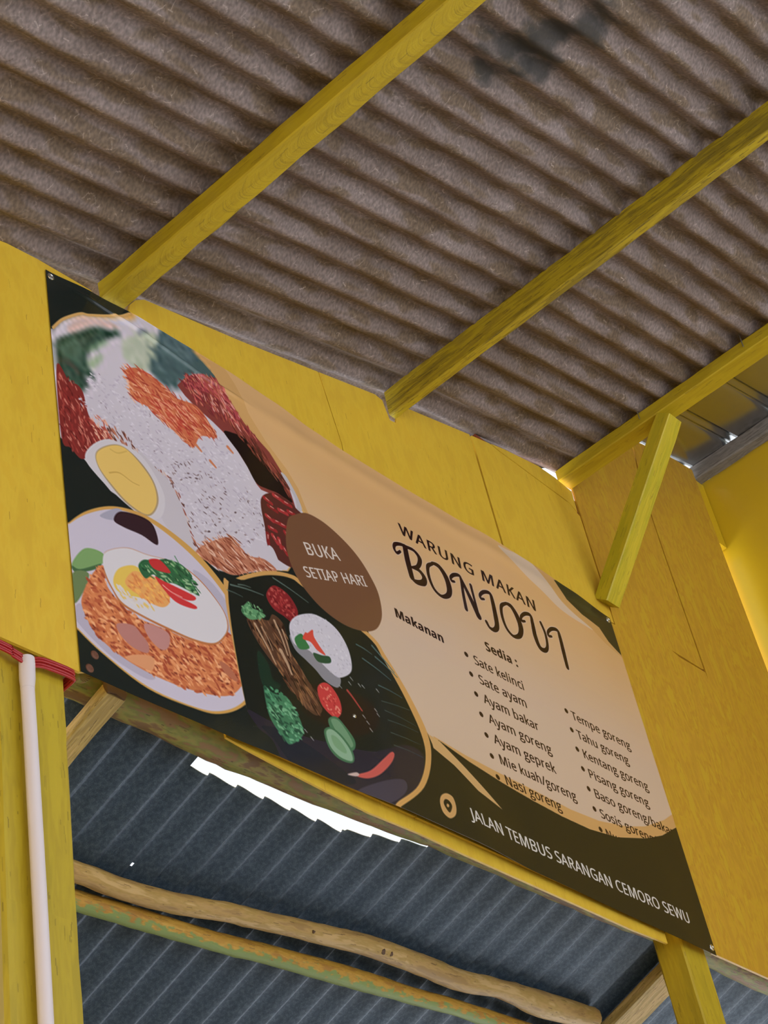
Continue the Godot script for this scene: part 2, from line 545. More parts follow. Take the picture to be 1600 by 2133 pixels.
	b = timber(Vector3(-3.0, 1.32, -2.42), Vector3(4.2, 1.32, -2.42), Vector3(0, 1, 0), 2.62, 0.03, 4, 0.0, 0.002, 6)  # out of view, added to keep light out from under the lean-to
	tag(put(b, M.raw_wood, "wall_rear_added"), "unseen low board wall added at the back to keep the lean-to dark", "", "", "structure")

	# the board under the banner, butt-jointed at the post
	b = board([0.36, 3.345, 0.42, 3.338, 0.52, 3.330, 0.64, 3.322, 0.75, 3.316, 0.90, 3.320, 1.05, 3.317, 1.40, 3.315, 1.65, 3.313, 1.795, 3.318, 1.795, 3.42, 0.36, 3.42], -0.0115, -0.0065)
	tag(put(b, M.plywood, "fascia_board"), "narrow yellow board showing below the banner's lower edge", "board")


# the sheets sag between the eave and the ridge: lowest line of the corrugations above x
func fibre_low(x: float) -> float:
	return 4.441 + 0.262 * (x - 0.158) if x < 0.158 else eased_line([0.158, 0.6, 1.165, 1.6, 1.955, 2.6], [4.441, 4.568, 4.7265, 4.820, 4.894, 5.02], x)


func eased_line(xs: Array, ys: Array, x: float) -> float:
	for i in xs.size() - 1:
		if x <= xs[i + 1]: return lerpf(ys[i], ys[i + 1], (x - xs[i]) / (xs[i + 1] - xs[i]))
	return ys[-1]


func fibre_roof() -> void:
	var x0 := -2.6
	var x1 := 2.075
	var z0 := -0.34
	var z1 := 2.75
	var waves := int((z1 - z0) / PITCH)
	var amp := 0.0152
	var at := func(s: float, t: float) -> Vector3:
		var x := lerpf(x0, x1, s)
		var z := maxf(lerpf(z0, z1, t), lerpf(z0, -0.03, smoothstep(1.7, 1.9, x)))
		return Vector3(x, fibre_low(x) + amp * (1.0 - cos(TAU * z / PITCH)) + 0.002 * maxf(0.0, sin(x * 2.1 + z * 3.0)), z)
	var uv := func(p: Vector3) -> Vector2:
		return Vector2((p.x - FIBRE_X0) / FIBRE_W, (p.z - FIBRE_Z0) / FIBRE_H)
	var b := sheet(at, 40, waves * 16, Vector3(0, 0.006, 0), uv)
	tag(put(b, M.fibre, "ceiling"), "brown grey corrugated fibre cement roof seen from below", "", "", "structure")


func metal_roof() -> void:
	var x0 := 1.25
	var x1 := 3.3
	var z0 := -0.3
	var z1 := 2.7
	# profile across the ribs
	var prof := []
	var z := -0.2475
	var zs := [z0]
	var hs := [0.0]
	while z < z1 - 0.1:
		for p in [[0.0, 0.0], [0.012, 0.016], [0.018, 0.018], [0.022, 0.013], [0.030, 0.012], [0.036, 0.020], [0.048, 0.021], [0.062, 0.0]]:
			zs.append(z + p[0]); hs.append(p[1])
		z += 0.1895
	zs.append(z1); hs.append(0.0)
	var n := zs.size() - 1
	var at := func(s: float, t: float) -> Vector3:
		var k := int(round(t * n))
		var x := lerpf(x0, x1, s)
		return Vector3(x, 5.45 + 0.24 * (x - 2.9) + hs[k] + 0.0015 * sin(x * 5.0 + zs[k] * 9.0), zs[k])
	var uv := func(p: Vector3) -> Vector2: return Vector2(p.x, p.z)
	var b := sheet(at, 14, n, Vector3(0, 0.0012, 0), uv)
	tag(put(b, M.galvalume, "metal_roof_sheet"), "shiny ribbed metal roof sheet above the right end of the wall", "roof sheet")
	b = timber(Vector3(2.99, 5.441, -0.035), Vector3(2.99, 5.432, 2.6), Vector3(1, 0, 0), 0.045, 0.056, 21, 0.002, 0.004)
	tag(put(b, M.grey_wood, "wall_plate"), "weathered grey timber along the top of the side wall under the shiny sheet", "timber")


# ------------------------------------------------------------------ lean-to behind the wall
func low_y(z: float) -> float:
	return 3.402 + 0.34 * (z + 0.17)


# rows of the sheet from its near edge to its far one, close together where a nail has torn a hole
func rows(near: float, far: float, t: float) -> float:
	var k := int(round(t * 34))
	if k <= 10: return lerpf(near, -0.4035, k / 10.0)
	if k <= 14: return -0.4035 - (k - 10) * 0.0023
	return lerpf(-0.4127, far, (k - 14) / 20.0)


# one corrugation: a quick rise, then a long fall
func wave(t: float) -> float:
	return -cos(PI * t / 0.12) if t < 0.12 else cos(PI * (t - 0.12) / 0.88)


func lean_to() -> void:
	var far := -2.3
	var amp := 0.0046
	var uv := func(p: Vector3) -> Vector2: return Vector2(p.x, p.z)
	var edge_left := func(_x: float) -> float: return -0.10
	var edge_right := func(x: float) -> float:
		if x < 0.88: return -0.172
		if x < 1.12: return lerpf(-0.168, -0.122, (x - 0.88) / 0.24)
		return lerpf(-0.122, -0.085, minf((x - 1.12) / 0.5, 1.0))
	for part in [[0.09, 0.432, edge_left, -0.004, "blue grey corrugated metal sheet at the left, overlapped by its neighbour"], [0.405, 3.6, edge_right, 0.0, "wide blue grey corrugated metal sheet behind the wall, with a bright gap along its edge"]]:
		var x0: float = part[0]
		var x1: float = part[1]
		var edge: Callable = part[2]
		var drop: float = part[3]
		var at := func(s: float, t: float) -> Vector3:
			var x := lerpf(x0, x1, s)
			var near: float = edge.call(x)
			var z := rows(near, far, t)
			return Vector3(x, low_y(z) + drop + amp * wave(fposmod((x - 0.479) / 0.0768, 1.0)), z)
		var b := sheet(at, int((x1 - x0) / 0.0768 * 24), 34, Vector3(0, 0.0012, 0), uv, Vector3(0.491, 0, -0.408), 0.0045)
		tag(put(b, M.zinc, "corrugated_metal_sheet"), part[4], "roof sheet", "metal sheets of the lean-to")
	# crooked poles under the sheets
	var p1 := [[0.13, 3.277, -0.435, 0.0195], [0.247, 3.277, -0.431, 0.0198], [0.368, 3.278, -0.427, 0.0202], [0.486, 3.278, -0.429, 0.0215], [0.606, 3.281, -0.420, 0.0210], [0.724, 3.287, -0.402, 0.0209], [0.850, 3.292, -0.388, 0.0194], [1.018, 3.298, -0.371, 0.0219], [1.123, 3.301, -0.361, 0.0233], [1.281, 3.302, -0.359, 0.0239], [1.452, 3.301, -0.361, 0.0246], [1.582, 3.306, -0.346, 0.0219], [1.734, 3.306, -0.346, 0.0318], [1.933, 3.310, -0.334, 0.0272]]
	var p2 := [[0.17, 3.258, -0.49, 0.0195], [0.293, 3.258, -0.487, 0.0201], [0.415, 3.259, -0.484, 0.0205], [0.529, 3.261, -0.479, 0.0218], [0.655, 3.262, -0.474, 0.0208], [0.786, 3.264, -0.469, 0.0203], [0.918, 3.268, -0.459, 0.0208], [1.094, 3.271, -0.448, 0.0228], [1.207, 3.273, -0.443, 0.0228], [1.364, 3.275, -0.437, 0.0187], [1.525, 3.278, -0.428, 0.0192], [1.777, 3.279, -0.426, 0.0222], [2.075, 3.279, -0.427, 0.0233]]
	var first := root_node("roof_pole")
	put(pole(p1, 51, 0.0016), M.pole, "trunk", first)
	for knot in [[1.160, 3.287, -0.3445, 0.0075], [1.186, 3.288, -0.3435, 0.006], [0.955, 3.284, -0.360, 0.004]]:
		var c := Vector3(knot[0], knot[1], knot[2])
		var out := Vector3(-0.2, -0.66, 0.72).normalized()
		var p := c - out * 0.006
		var q := c + out * 0.0035
		put(pole([[p.x, p.y, p.z, knot[3] * 1.1], [c.x, c.y, c.z, knot[3]], [q.x, q.y, q.z, knot[3] * 0.6]], 57, 0.0016, 10), M.end_grain, "knot", first)
	tag(first, "crooked peeled pole with a knot, the upper of the two under the metal sheets", "pole", "poles under the lean-to roof")
	tag(put(pole(p2, 52, 0.0012), M.pole_mossy, "roof_pole"), "straighter pole with a green lower side, the lower of the two under the metal sheets", "pole", "poles under the lean-to roof")
	# rafters
	var r := root_node("rafter")
	tag(r, "pale sawn rafter with a broken end beside the white conduit's post", "rafter")
	var a := Vector3(0.110, low_y(-0.034) - 0.089, -0.034)
	var z2 := -1.9
	put(timber(a, Vector3(0.105, low_y(z2) - 0.089, z2), Vector3(1, 0, 0), 0.046, 0.025, 53, 0.002, 0.003), M.raw_wood, "beam", r)
	put(board([0.090, a.y - 0.010, 0.108, a.y - 0.006, 0.130, a.y - 0.011, 0.137, a.y + 0.004, 0.131, a.y + 0.012, 0.088, a.y + 0.014], -0.036, -0.027), M.end_grain, "broken_end", r)
	a = Vector3(2.040, low_y(-0.10) - 0.032, -0.10)
	tag(put(timber(a, Vector3(2.040, low_y(z2) - 0.032, z2), Vector3(1, 0, 0), 0.092, 0.030, 54, 0.002, 0.004), M.raw_wood, "rafter"), "broad yellowish rafter behind the post at the banner's lower right corner", "rafter")
	# log lintel behind the wall's lower edge
	var log := root_node("lintel_log")
	tag(log, "rough yellow green log running behind the lower edge of the plywood", "log")
	put(pole([[-0.20, 3.414, -0.076, 0.050], [0.05, 3.414, -0.076, 0.051], [0.23, 3.415, -0.076, 0.050], [0.39, 3.410, -0.076, 0.050], [0.55, 3.411, -0.075, 0.050], [0.79, 3.417, -0.075, 0.050], [1.0, 3.428, -0.075, 0.049], [1.14, 3.435, -0.075, 0.049], [1.5, 3.434, -0.075, 0.049], [1.75, 3.436, -0.075, 0.049], [2.0, 3.444, -0.075, 0.049], [2.3, 3.432, -0.075, 0.050], [2.55, 3.434, -0.075, 0.050], [3.0, 3.434, -0.075, 0.050]], 55, 0.0022, 24), M.log, "trunk", log)
	put(pole([[0.046, 3.385, -0.06, 0.014], [0.040, 3.368, -0.036, 0.0135], [0.038, 3.362, -0.027, 0.011]], 56, 0.001, 14), M.log, "branch_stub", log)


# ------------------------------------------------------------------ timbers under the fibre roof
func roof_beams() -> void:
	var end := 2.6
	var b := timber(Vector3(0.1875, 4.4145, -0.006), Vector3(0.1875, 4.4145, end), Vector3(1, 0, 0), 0.059, 0.053, 61, 0.0016, 0.003)
	tag(put(b, M.beam_sawn, "roof_beam"), "yellow roof beam with curved saw marks meeting the banner's top left corner", "beam", "yellow beams under the fibre roof")
	b = timber(Vector3(1.177, 4.688, -0.006), Vector3(1.177, 4.692, end), Vector3(1, 0, 0), 0.026, 0.084, 62, 0.0014, 0.003)
	tag(put(b, M.beam_rough, "roof_beam"), "rough patchily painted roof beam, the middle of the three", "beam", "yellow beams under the fibre roof")
	var r := root_node("roof_beam")
	tag(r, "smooth olive yellow roof beam held up by the slanting brace", "beam", "yellow beams under the fibre roof")
	put(timber(Vector3(1.9975, 4.876, -0.006), Vector3(1.9975, 4.876, end), Vector3(1, 0, 0), 0.063, 0.042, 63, 0.001, 0.003), M.beam, "timber", r)
	for z in [0.30, 0.66]:
		put(pole([[1.962, 4.870, z, 0.0016], [1.958, 4.895, z + 0.002, 0.0015], [1.955, 4.915, z + 0.004, 0.0012]], 64, 0.0, 8), M.metal, "nail", r)
	b = timber(Vector3(1.9915, 4.405, 0.012), Vector3(1.9915, 4.838, 0.372), Vector3(1, 0, 0), 0.062, 0.050, 65, 0.0012, 0.003)
	tag(put(b, M.post, "timber_brace"), "slanting yellow green brace between the wall and the right roof beam", "brace")


func posts() -> void:
	var b := timber(Vector3(-0.165, 0.0, -0.073), Vector3(-0.092, 3.40, -0.073), Vector3(1, 0, 0), 0.150, 0.110, 71, 0.001, 0.006)
	tag(put(b, M.post_paint, "timber_post"), "broad yellow post at the left carrying the white conduit", "post")
	b = timber(Vector3(1.942, 0.0, -0.058), Vector3(1.942, 3.42, -0.058), Vector3(1, 0, 0), 0.102, 0.074, 72, 0.001, 0.004)
	tag(put(b, M.post_paint, "timber_post"), "yellow green post under the banner's lower right corner", "post")


# ------------------------------------------------------------------ conduit and wires
func conduit_and_wires() -> void:
	var r := root_node("pvc_conduit")
	tag(r, "white plastic conduit pipe on the left post", "pipe")
	put(pole([[-0.1215, 3.262, 0.001, 0.0118], [-0.1225, 3.086, 0.001, 0.0116], [-0.127, 2.648, 0.000, 0.0118], [-0.150, 1.2, -0.002, 0.0118], [-0.165, 0.02, -0.003, 0.0118]], 81, 0.0, 24), M.pvc, "pipe", r)
	put(pole([[-0.1190, 3.314, 0.001, 0.0132], [-0.1195, 3.300, 0.001, 0.0137], [-0.1205, 3.272, 0.001, 0.0136], [-0.1212, 3.258, 0.001, 0.0122], [-0.1215, 3.250, 0.001, 0.0120]], 82, 0.0, 24), M.pvc, "socket", r)
	var cable := root_node("red_cable")
	tag(cable, "bundle of red electric wires passing over the conduit's mouth", "cable")
	for k in 4:
		var y := 3.331 - k * 0.0062
		var z := 0.000 + 0.001 * (k % 2)
		put(pole([[-0.50, 3.330 - k * 0.006, z, 0.0026], [-0.19, 3.3265 - k * 0.0055, z + 0.002, 0.0026], [-0.150, 3.3190 - k * 0.0054, z + 0.004, 0.0026], [-0.125, 3.3170 - k * 0.0054, z + 0.002, 0.0026], [-0.105, 3.322 - k * 0.0056, z, 0.0027], [-0.080, y, z, 0.0028], [-0.022, y + 0.003, z, 0.0028], [-0.012, y + 0.003, z - 0.010, 0.0028], [-0.009, y + 0.003, z - 0.06, 0.0028]], 83 + k, 0.0, 10), M.red_wire, "wire", cable)


# ------------------------------------------------------------------ banner
const TEX_W := 2048
const TEX_H := 1050
const BANNER_TOP := 4.363
const BANNER_H := 1.0254
const BULGE_TOP_X := [0.0, 0.12, 0.25, 0.5, 0.65, 0.8, 0.9, 1.1, 1.3, 1.45, 1.6, 1.8, 2.0]
const BULGE_TOP_Z := [0.0, 0.013, 0.022, 0.025, 0.02, 0.010, 0.006, 0.007, 0.011, 0.018, 0.017, 0.011, 0.0]
const BULGE_LOW_X := [0.0, 0.1, 0.35, 0.5, 0.65, 0.85, 1.05, 1.3, 1.65, 1.85, 2.0]
const BULGE_LOW_Z := [0.0, 0.0, 0.004, 0.009, 0.010, 0.019, 0.019, 0.008, 0.003, 0.003, 0.0]


func eased(xs: Array, ys: Array, x: float) -> float:
	if x <= xs[0]: return ys[0]
	for i in xs.size() - 1:
		if x < xs[i + 1]:
			return lerpf(ys[i], ys[i + 1], smoothstep(0.0, 1.0, (x - xs[i]) / (xs[i + 1] - xs[i])))
	return ys[-1]


func banner_z(x: float, y: float) -> float:
	var t := (BANNER_TOP - y) * 1000.0
	var low := (y - (BANNER_TOP - 1.026)) * 1000.0
	var g := 1.0 if t < 40.0 else smoothstep(0.0, 1.0, maxf(0.0, 1.0 - (t - 40.0) / 300.0))
	var h := smoothstep(0.0, 1.0, maxf(0.0, 1.0 - low / 320.0))
	var z := 0.003 + eased(BULGE_TOP_X, BULGE_TOP_Z, x) * g + eased(BULGE_LOW_X, BULGE_LOW_Z, x) * h
	# a sharp fold along the top at the left, softer further on
	var sharp := smoothstep(0.05, 0.14, x) * (1.0 - smoothstep(0.40, 0.60, x))
	var soft := smoothstep(0.4, 0.7, x) * (1.0 - smoothstep(1.5, 1.9, x))
	var crest := 34.0 + clampf((x - 0.15) / 0.27, -0.5, 1.0) * 38.0 - 24.0 * smoothstep(0.55, 0.95, x)
	z += sharp * 0.0056 * exp(-pow((t - crest) / 5.0, 2.0)) + soft * 0.0035 * exp(-pow((t - crest) / 24.0, 2.0))
	return z


func banner() -> void:
	paint_banner()
	var m := StandardMaterial3D.new()
	m.albedo_texture = ImageTexture.create_from_image(ink_image)
	m.texture_repeat = false
	m.roughness = 0.26
	m.clearcoat_enabled = true
	m.clearcoat = 0.35
	m.clearcoat_roughness = 0.1
	m.metallic_specular = 0.22
	var r := root_node("menu_banner")
	tag(r, "printed vinyl menu banner with plates of food, stretched across the yellow wall", "banner")
	var at := func(s: float, t: float) -> Vector3:
		# rows lie closer together near the top fold
		var tt := t * t * 0.75 + t * 0.25
		var x := s * 2.0
		var y := BANNER_TOP - tt * BANNER_H
		return Vector3(x, y, banner_z(x, y))
	var uv := func(p: Vector3) -> Vector2: return Vector2(p.x / 2.0, (BANNER_TOP - p.y) / BANNER_H)
	put(sheet(at, 130, 230, Vector3(0, 0, -0.0006), uv), m, "vinyl_sheet", r)
	for e in [[0.012, 4.349, 0], [1.986, 4.350, 0], [1.988, 3.356, 0], [0.036, 3.388, 1], [0.021, 3.353, 1], [0.744, 3.536, 0]]:
		var big: float = 0.005 if e[1] < 4.0 and e[0] > 0.5 and e[0] < 1.5 else 0.009
		eyelet(Vector3(e[0], e[1], banner_z(e[0], e[1])), big, M.rust if e[2] else M.metal, r)


func eyelet(at: Vector3, radius: float, m: Material, parent: Node) -> void:
	var b := Builder.new()
	var sides := 20
	var prof := [[1.0, 0.0], [0.94, 0.0012], [0.75, 0.0022], [0.5, 0.0024], [0.4, 0.0014], [0.0, 0.0012]]
	for i in prof.size() - 1:
		for k in sides:
			var a0 := TAU * k / sides
			var a1 := TAU * (k + 1) / sides
			var p: Array = prof[i]
			var q: Array = prof[i + 1]
			var slope := Vector2(p[1] - q[1], (q[0] - p[0]) * radius)
			var nn := func(a: float) -> Vector3: return Vector3(cos(a) * (q[1] - p[1]), sin(a) * (q[1] - p[1]), (p[0] - q[0]) * radius).normalized()
			b.quad(at + Vector3(cos(a0) * p[0] * radius, sin(a0) * p[0] * radius, p[1]), at + Vector3(cos(a1) * p[0] * radius, sin(a1) * p[0] * radius, p[1]),
				at + Vector3(cos(a1) * q[0] * radius, sin(a1) * q[0] * radius, q[1]), at + Vector3(cos(a0) * q[0] * radius, sin(a0) * q[0] * radius, q[1]),
				[nn.call(a0), nn.call(a1), nn.call(a1), nn.call(a0)], [Vector2.ZERO, Vector2.ZERO, Vector2.ONE, Vector2.ONE])
	put(b, m, "eyelet", parent)


# ------------------------------------------------------------------ printing: shapes filled into the banner's picture
var ink_image: Image
var field := Color.BLACK      # the banner ground runs from tan at the top to cream below
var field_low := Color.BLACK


func ink(r: float, g: float, b: float) -> Color:
	var c := rgb8(r, g, b).srgb_to_linear() * (0.72 if maxf(r, maxf(g, b)) < 64.0 else 1.0)
	var grey := c.get_luminance()
	if r - b < 70.0 or r - g > 60.0: c = c.lerp(Color(grey, grey, grey), 0.14)
	return Color(minf(c.r * INK_GAIN, 0.9), minf(c.g * INK_GAIN, 0.9), minf(c.b * INK_GAIN, 0.9)).linear_to_srgb()


func pairs(flat: Array) -> PackedVector2Array:
	var out := PackedVector2Array()
	for i in range(0, flat.size(), 2):
		out.append(Vector2(flat[i], flat[i + 1]))
	return out


func rounded(p: PackedVector2Array, closed := true, steps := 6) -> PackedVector2Array:
	var out := PackedVector2Array()
	var n := p.size()
	for i in (n if closed else n - 1):
		var a := p[posmod(i - 1, n)] if closed else p[maxi(i - 1, 0)]
		var b := p[i]
		var c := p[(i + 1) % n]
		var d := p[(i + 2) % n] if closed else p[mini(i + 2, n - 1)]
		for s in steps:
			out.append(b.cubic_interpolate(c, a, d, float(s) / steps))
	if not closed: out.append(p[n - 1])
	return out


func shape(flat: Array, c: Color, smooth := true) -> void:
	var p := pairs(flat)
	fill_rings([rounded(p) if smooth else p], c)


# fills rings (even-odd) with four sub-scanlines to a row
func fill_rings(rings: Array, c: Color) -> void:
	var y0 := INF
	var y1 := -INF
	for ring in rings:
		for p in ring:
			y0 = minf(y0, p.y)
			y1 = maxf(y1, p.y)
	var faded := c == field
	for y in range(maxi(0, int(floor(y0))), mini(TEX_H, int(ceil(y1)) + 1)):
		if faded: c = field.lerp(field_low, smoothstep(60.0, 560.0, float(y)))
		var subs := []
		var same := true
		for s in 4:
			var sy := y + (s + 0.5) / 4.0
			var xs := PackedFloat32Array()
			for ring in rings:
				var n: int = ring.size()
				for i in n:
					var a: Vector2 = ring[i]
					var b: Vector2 = ring[(i + 1) % n]
					if (a.y <= sy) != (b.y <= sy):
						xs.append(a.x + (sy - a.y) / (b.y - a.y) * (b.x - a.x))
			xs.sort()
			subs.append(xs)
			if xs.size() != subs[0].size(): same = false
		if same:
			for k in range(0, subs[0].size() - 1, 2):
				var la := INF
				var lb := -INF
				var ra := INF
				var rb := -INF
				for s in 4:
					la = minf(la, subs[s][k]); lb = maxf(lb, subs[s][k])
					ra = minf(ra, subs[s][k + 1]); rb = maxf(rb, subs[s][k + 1])
				var full0 := int(ceil(lb))
				var full1 := int(floor(ra))
				if full1 > full0:
					ink_image.fill_rect(Rect2i(full0, y, full1 - full0, 1).intersection(Rect2i(0, 0, TEX_W, TEX_H)), c)
					for x in range(int(floor(la)), full0): blend_px(x, y, c, cover(subs, k, x))
					for x in range(full1, int(ceil(rb))): blend_px(x, y, c, cover(subs, k, x))
				else:
					for x in range(int(floor(la)), int(ceil(rb))): blend_px(x, y, c, cover(subs, k, x))
		else:
			var reach := {}
			for s in 4:
				for k in range(0, subs[s].size() - 1, 2):
					for x in range(int(floor(subs[s][k])), int(ceil(subs[s][k + 1]))):
						reach[x] = reach.get(x, 0.0) + clampf(minf(subs[s][k + 1], x + 1) - maxf(subs[s][k], x), 0.0, 1.0) * 0.25
			for x in reach: blend_px(x, y, c, reach[x])


func cover(subs: Array, k: int, x: int) -> float:
	var t := 0.0
	for s in 4:
		t += clampf(minf(subs[s][k + 1], x + 1) - maxf(subs[s][k], x), 0.0, 1.0)
	return t * 0.25


func blend_px(x: int, y: int, c: Color, t: float) -> void:
	if t > 0.0 and x >= 0 and y >= 0 and x < TEX_W and y < TEX_H:
		ink_image.set_pixel(x, y, ink_image.get_pixel(x, y).lerp(c, minf(t, 1.0)))


# the printed photographs are a little soft
func soften() -> void:
	ink_image.resize(TEX_W * 7 / 16, TEX_H * 7 / 16, Image.INTERPOLATE_LANCZOS)
	ink_image.resize(TEX_W, TEX_H, Image.INTERPOLATE_CUBIC)


# out-of-focus parts of a printed photograph
func blur_rect(x: int, y: int, w: int, h: int, times: int) -> void:
	var part := ink_image.get_region(Rect2i(x, y, w, h))
	part.resize(w / times, h / times, Image.INTERPOLATE_LANCZOS)
	part.resize(w, h, Image.INTERPOLATE_CUBIC)
	ink_image.blit_rect(part, Rect2i(0, 0, w, h), Vector2i(x, y))


# a brush stroke through points, its width running from w0 to w1 (or given at each point)
func stroke(flat: Array, w0: float, w1: float, c: Color, widths: Array = []) -> void:
	var p := pairs(flat)
	var line := rounded(p, false, 8) if p.size() > 2 else p
	var n := line.size()
	var left := PackedVector2Array()
	var right := PackedVector2Array()
	for i in n:
		var d := (line[mini(i + 1, n - 1)] - line[maxi(i - 1, 0)]).normalized()
		var t := float(i) / (n - 1)
		var w := lerpf(w0, w1, t)
		if widths.size():
			var f := t * (widths.size() - 1)
			var k := mini(int(f), widths.size() - 2)
			w = lerpf(widths[k], widths[k + 1], f - k)
		left.append(line[i] + Vector2(-d.y, d.x) * w * 0.5)
		right.append(line[i] + Vector2(d.y, -d.x) * w * 0.5)
	for i in n - 1:
		fill_rings([PackedVector2Array([left[i], left[i + 1], right[i + 1], right[i]])], c)
	if widths.size():
		for i in n:
			disc(line[i], left[i].distance_to(right[i]) * 0.5, c)
	else:
		disc(line[0], w0 * 0.5, c)
		disc(line[n - 1], w1 * 0.5, c)


func disc(at: Vector2, r: float, c: Color) -> void:
	var p := PackedVector2Array()
	for k in 12:
		p.append(at + Vector2.from_angle(TAU * k / 12) * r)
	fill_rings([p], c)


# grains: n small lozenges strewn over an outline
func scatter(flat: Array, n: int, seed_: int, length: Array, width: Array, angle: Array, colours: Array) -> void:
	var area := rounded(pairs(flat))
	var box := Rect2(area[0], Vector2.ZERO)
	for p in area: box = box.expand(p)
	var rng := RandomNumberGenerator.new()
	rng.seed = seed_
	var done := 0
	for tries in n * 4:
		if done >= n: break
		var at := Vector2(rng.randf_range(box.position.x, box.end.x), rng.randf_range(box.position.y, box.end.y))
		if not Geometry2D.is_point_in_polygon(at, area): continue
		done += 1
		var d := Vector2.from_angle(rng.randf_range(angle[0], angle[1])) * rng.randf_range(length[0], length[1]) * 0.5
		var s := Vector2(-d.y, d.x).normalized() * rng.randf_range(width[0], width[1]) * 0.5
		fill_rings([PackedVector2Array([at - d, at - d * 0.4 + s, at + d * 0.5 + s * 0.9, at + d, at + d * 0.4 - s, at - d * 0.5 - s * 0.9])], colours[rng.randi() % colours.size()])


# lettering: glyph outlines of a system font, fitted between two points on the baseline
func letters(text: String, from: Vector2, to: Vector2, cap: float, c: Color, bold := false, track := 0.0, heavy := 0.6) -> void:
	var font := SystemFont.new()
	font.font_names = PackedStringArray(["Droid Sans"])
	font.font_weight = 700 if bold else 400
	var ts := TextServerManager.get_primary_interface()
	var rid: RID = font.get_rids()[0]
	var size := 64
	var pen := 0.0
	var glyphs := []
	for ch in text:
		var g := ts.font_get_glyph_index(rid, size, ch.unicode_at(0), 0)
		glyphs.append([g, pen])
		pen += ts.font_get_glyph_advance(rid, size, g).x + track * size
	pen -= track * size
	var along := (to - from) / pen
	var down := Vector2(-(to - from).y, (to - from).x).normalized() * cap / (size * 0.714)
	for q in glyphs:
		var o: Dictionary = ts.font_get_glyph_contours(rid, size, q[0])
		if o.is_empty() or o.points.is_empty(): continue
		var rings := []
		var start := 0
		for stop in o.contours:
			var raw := []
			for i in range(start, int(stop) + 1): raw.append(o.points[i])
			start = int(stop) + 1
			var ring := PackedVector2Array()
			for v in quadratic(raw):
				ring.append(from + along * (q[1] + v.x) + down * v.y)
			rings.append(ring)
		fill_rings(rings, c)
		if heavy > 0.0:
			for shift in [Vector2(heavy, 0), Vector2(-heavy, 0), Vector2(0, heavy * 0.6)]:
				fill_rings(rings.map(func(ring): return Transform2D(0.0, shift) * ring), c)


func quadratic(raw: Array) -> Array:
	var out := []
	var n := raw.size()
	var pts := []
	for i in n:
		var a: Vector3 = raw[i]
		var b: Vector3 = raw[(i + 1) % n]
		pts.append(a)
		if int(a.z) == 2 and int(b.z) == 2:
			pts.append(Vector3((a.x + b.x) / 2, (a.y + b.y) / 2, 1))
	var m := pts.size()
	for i in m:
		var a: Vector3 = pts[i]
		if int(a.z) != 2:
			out.append(Vector2(a.x, a.y))
		else:
			var p: Vector3 = pts[posmod(i - 1, m)]
			var q: Vector3 = pts[(i + 1) % m]
			for s in [0.25, 0.5, 0.75]:
				var u: float = 1.0 - s
				out.append(Vector2(p.x * u * u + 2 * a.x * u * s + q.x * s * s, p.y * u * u + 2 * a.y * u * s + q.y * s * s))
	return out


const TITLE := [
		[[1078, 240, 1063, 252, 1055, 242, 1062, 226, 1085, 215, 1108, 212, 1136, 210, 1153, 227, 1139, 257, 1113, 272], [6, 7, 8, 9, 8, 8, 8, 14, 10, 5]],
		[[1101, 216, 1101, 261, 1104, 307], [16, 18, 16]],
		[[1113, 272, 1141, 269, 1156, 284, 1147, 303, 1118, 314, 1102, 308], [5, 10, 15, 16, 12, 8]],
		[[1200, 220, 1181, 237, 1177, 271, 1188, 303, 1214, 313, 1243, 296, 1254, 270, 1249, 238, 1230, 216, 1208, 215, 1200, 220], [7, 10, 10, 9, 8, 13, 18, 18, 13, 8, 7]],
		[[1283, 236, 1271, 239, 1270, 229, 1286, 214, 1308, 206, 1313, 220, 1310, 265, 1309, 309], [5, 7, 8, 9, 8, 9, 10, 11]],
		[[1312, 210, 1336, 258, 1358, 309], [8, 14, 18]],
		[[1351, 216, 1355, 263, 1359, 310], [9, 8, 8]],
		[[1398, 238, 1384, 242, 1384, 231, 1403, 214, 1427, 208, 1433, 229, 1434, 279, 1430, 309, 1414, 326, 1396, 327, 1387, 313], [5, 7, 8, 9, 9, 13, 16, 15, 11, 8, 10]],
		[[1488, 213, 1468, 230, 1464, 264, 1474, 296, 1498, 309, 1527, 294, 1540, 265, 1533, 234, 1515, 212, 1497, 210, 1488, 213], [7, 10, 10, 9, 8, 13, 18, 18, 13, 8, 7]],
		[[1566, 233, 1551, 238, 1552, 225, 1573, 207, 1597, 202, 1600, 226, 1601, 265, 1612, 295, 1635, 294, 1650, 274, 1652, 236, 1640, 206], [5, 7, 8, 9, 9, 13, 16, 14, 11, 9, 9, 9]],
		[[1681, 231, 1666, 235, 1668, 222, 1689, 204, 1716, 197, 1722, 215, 1724, 257, 1725, 310], [5, 7, 8, 9, 9, 13, 15, 12]]
]


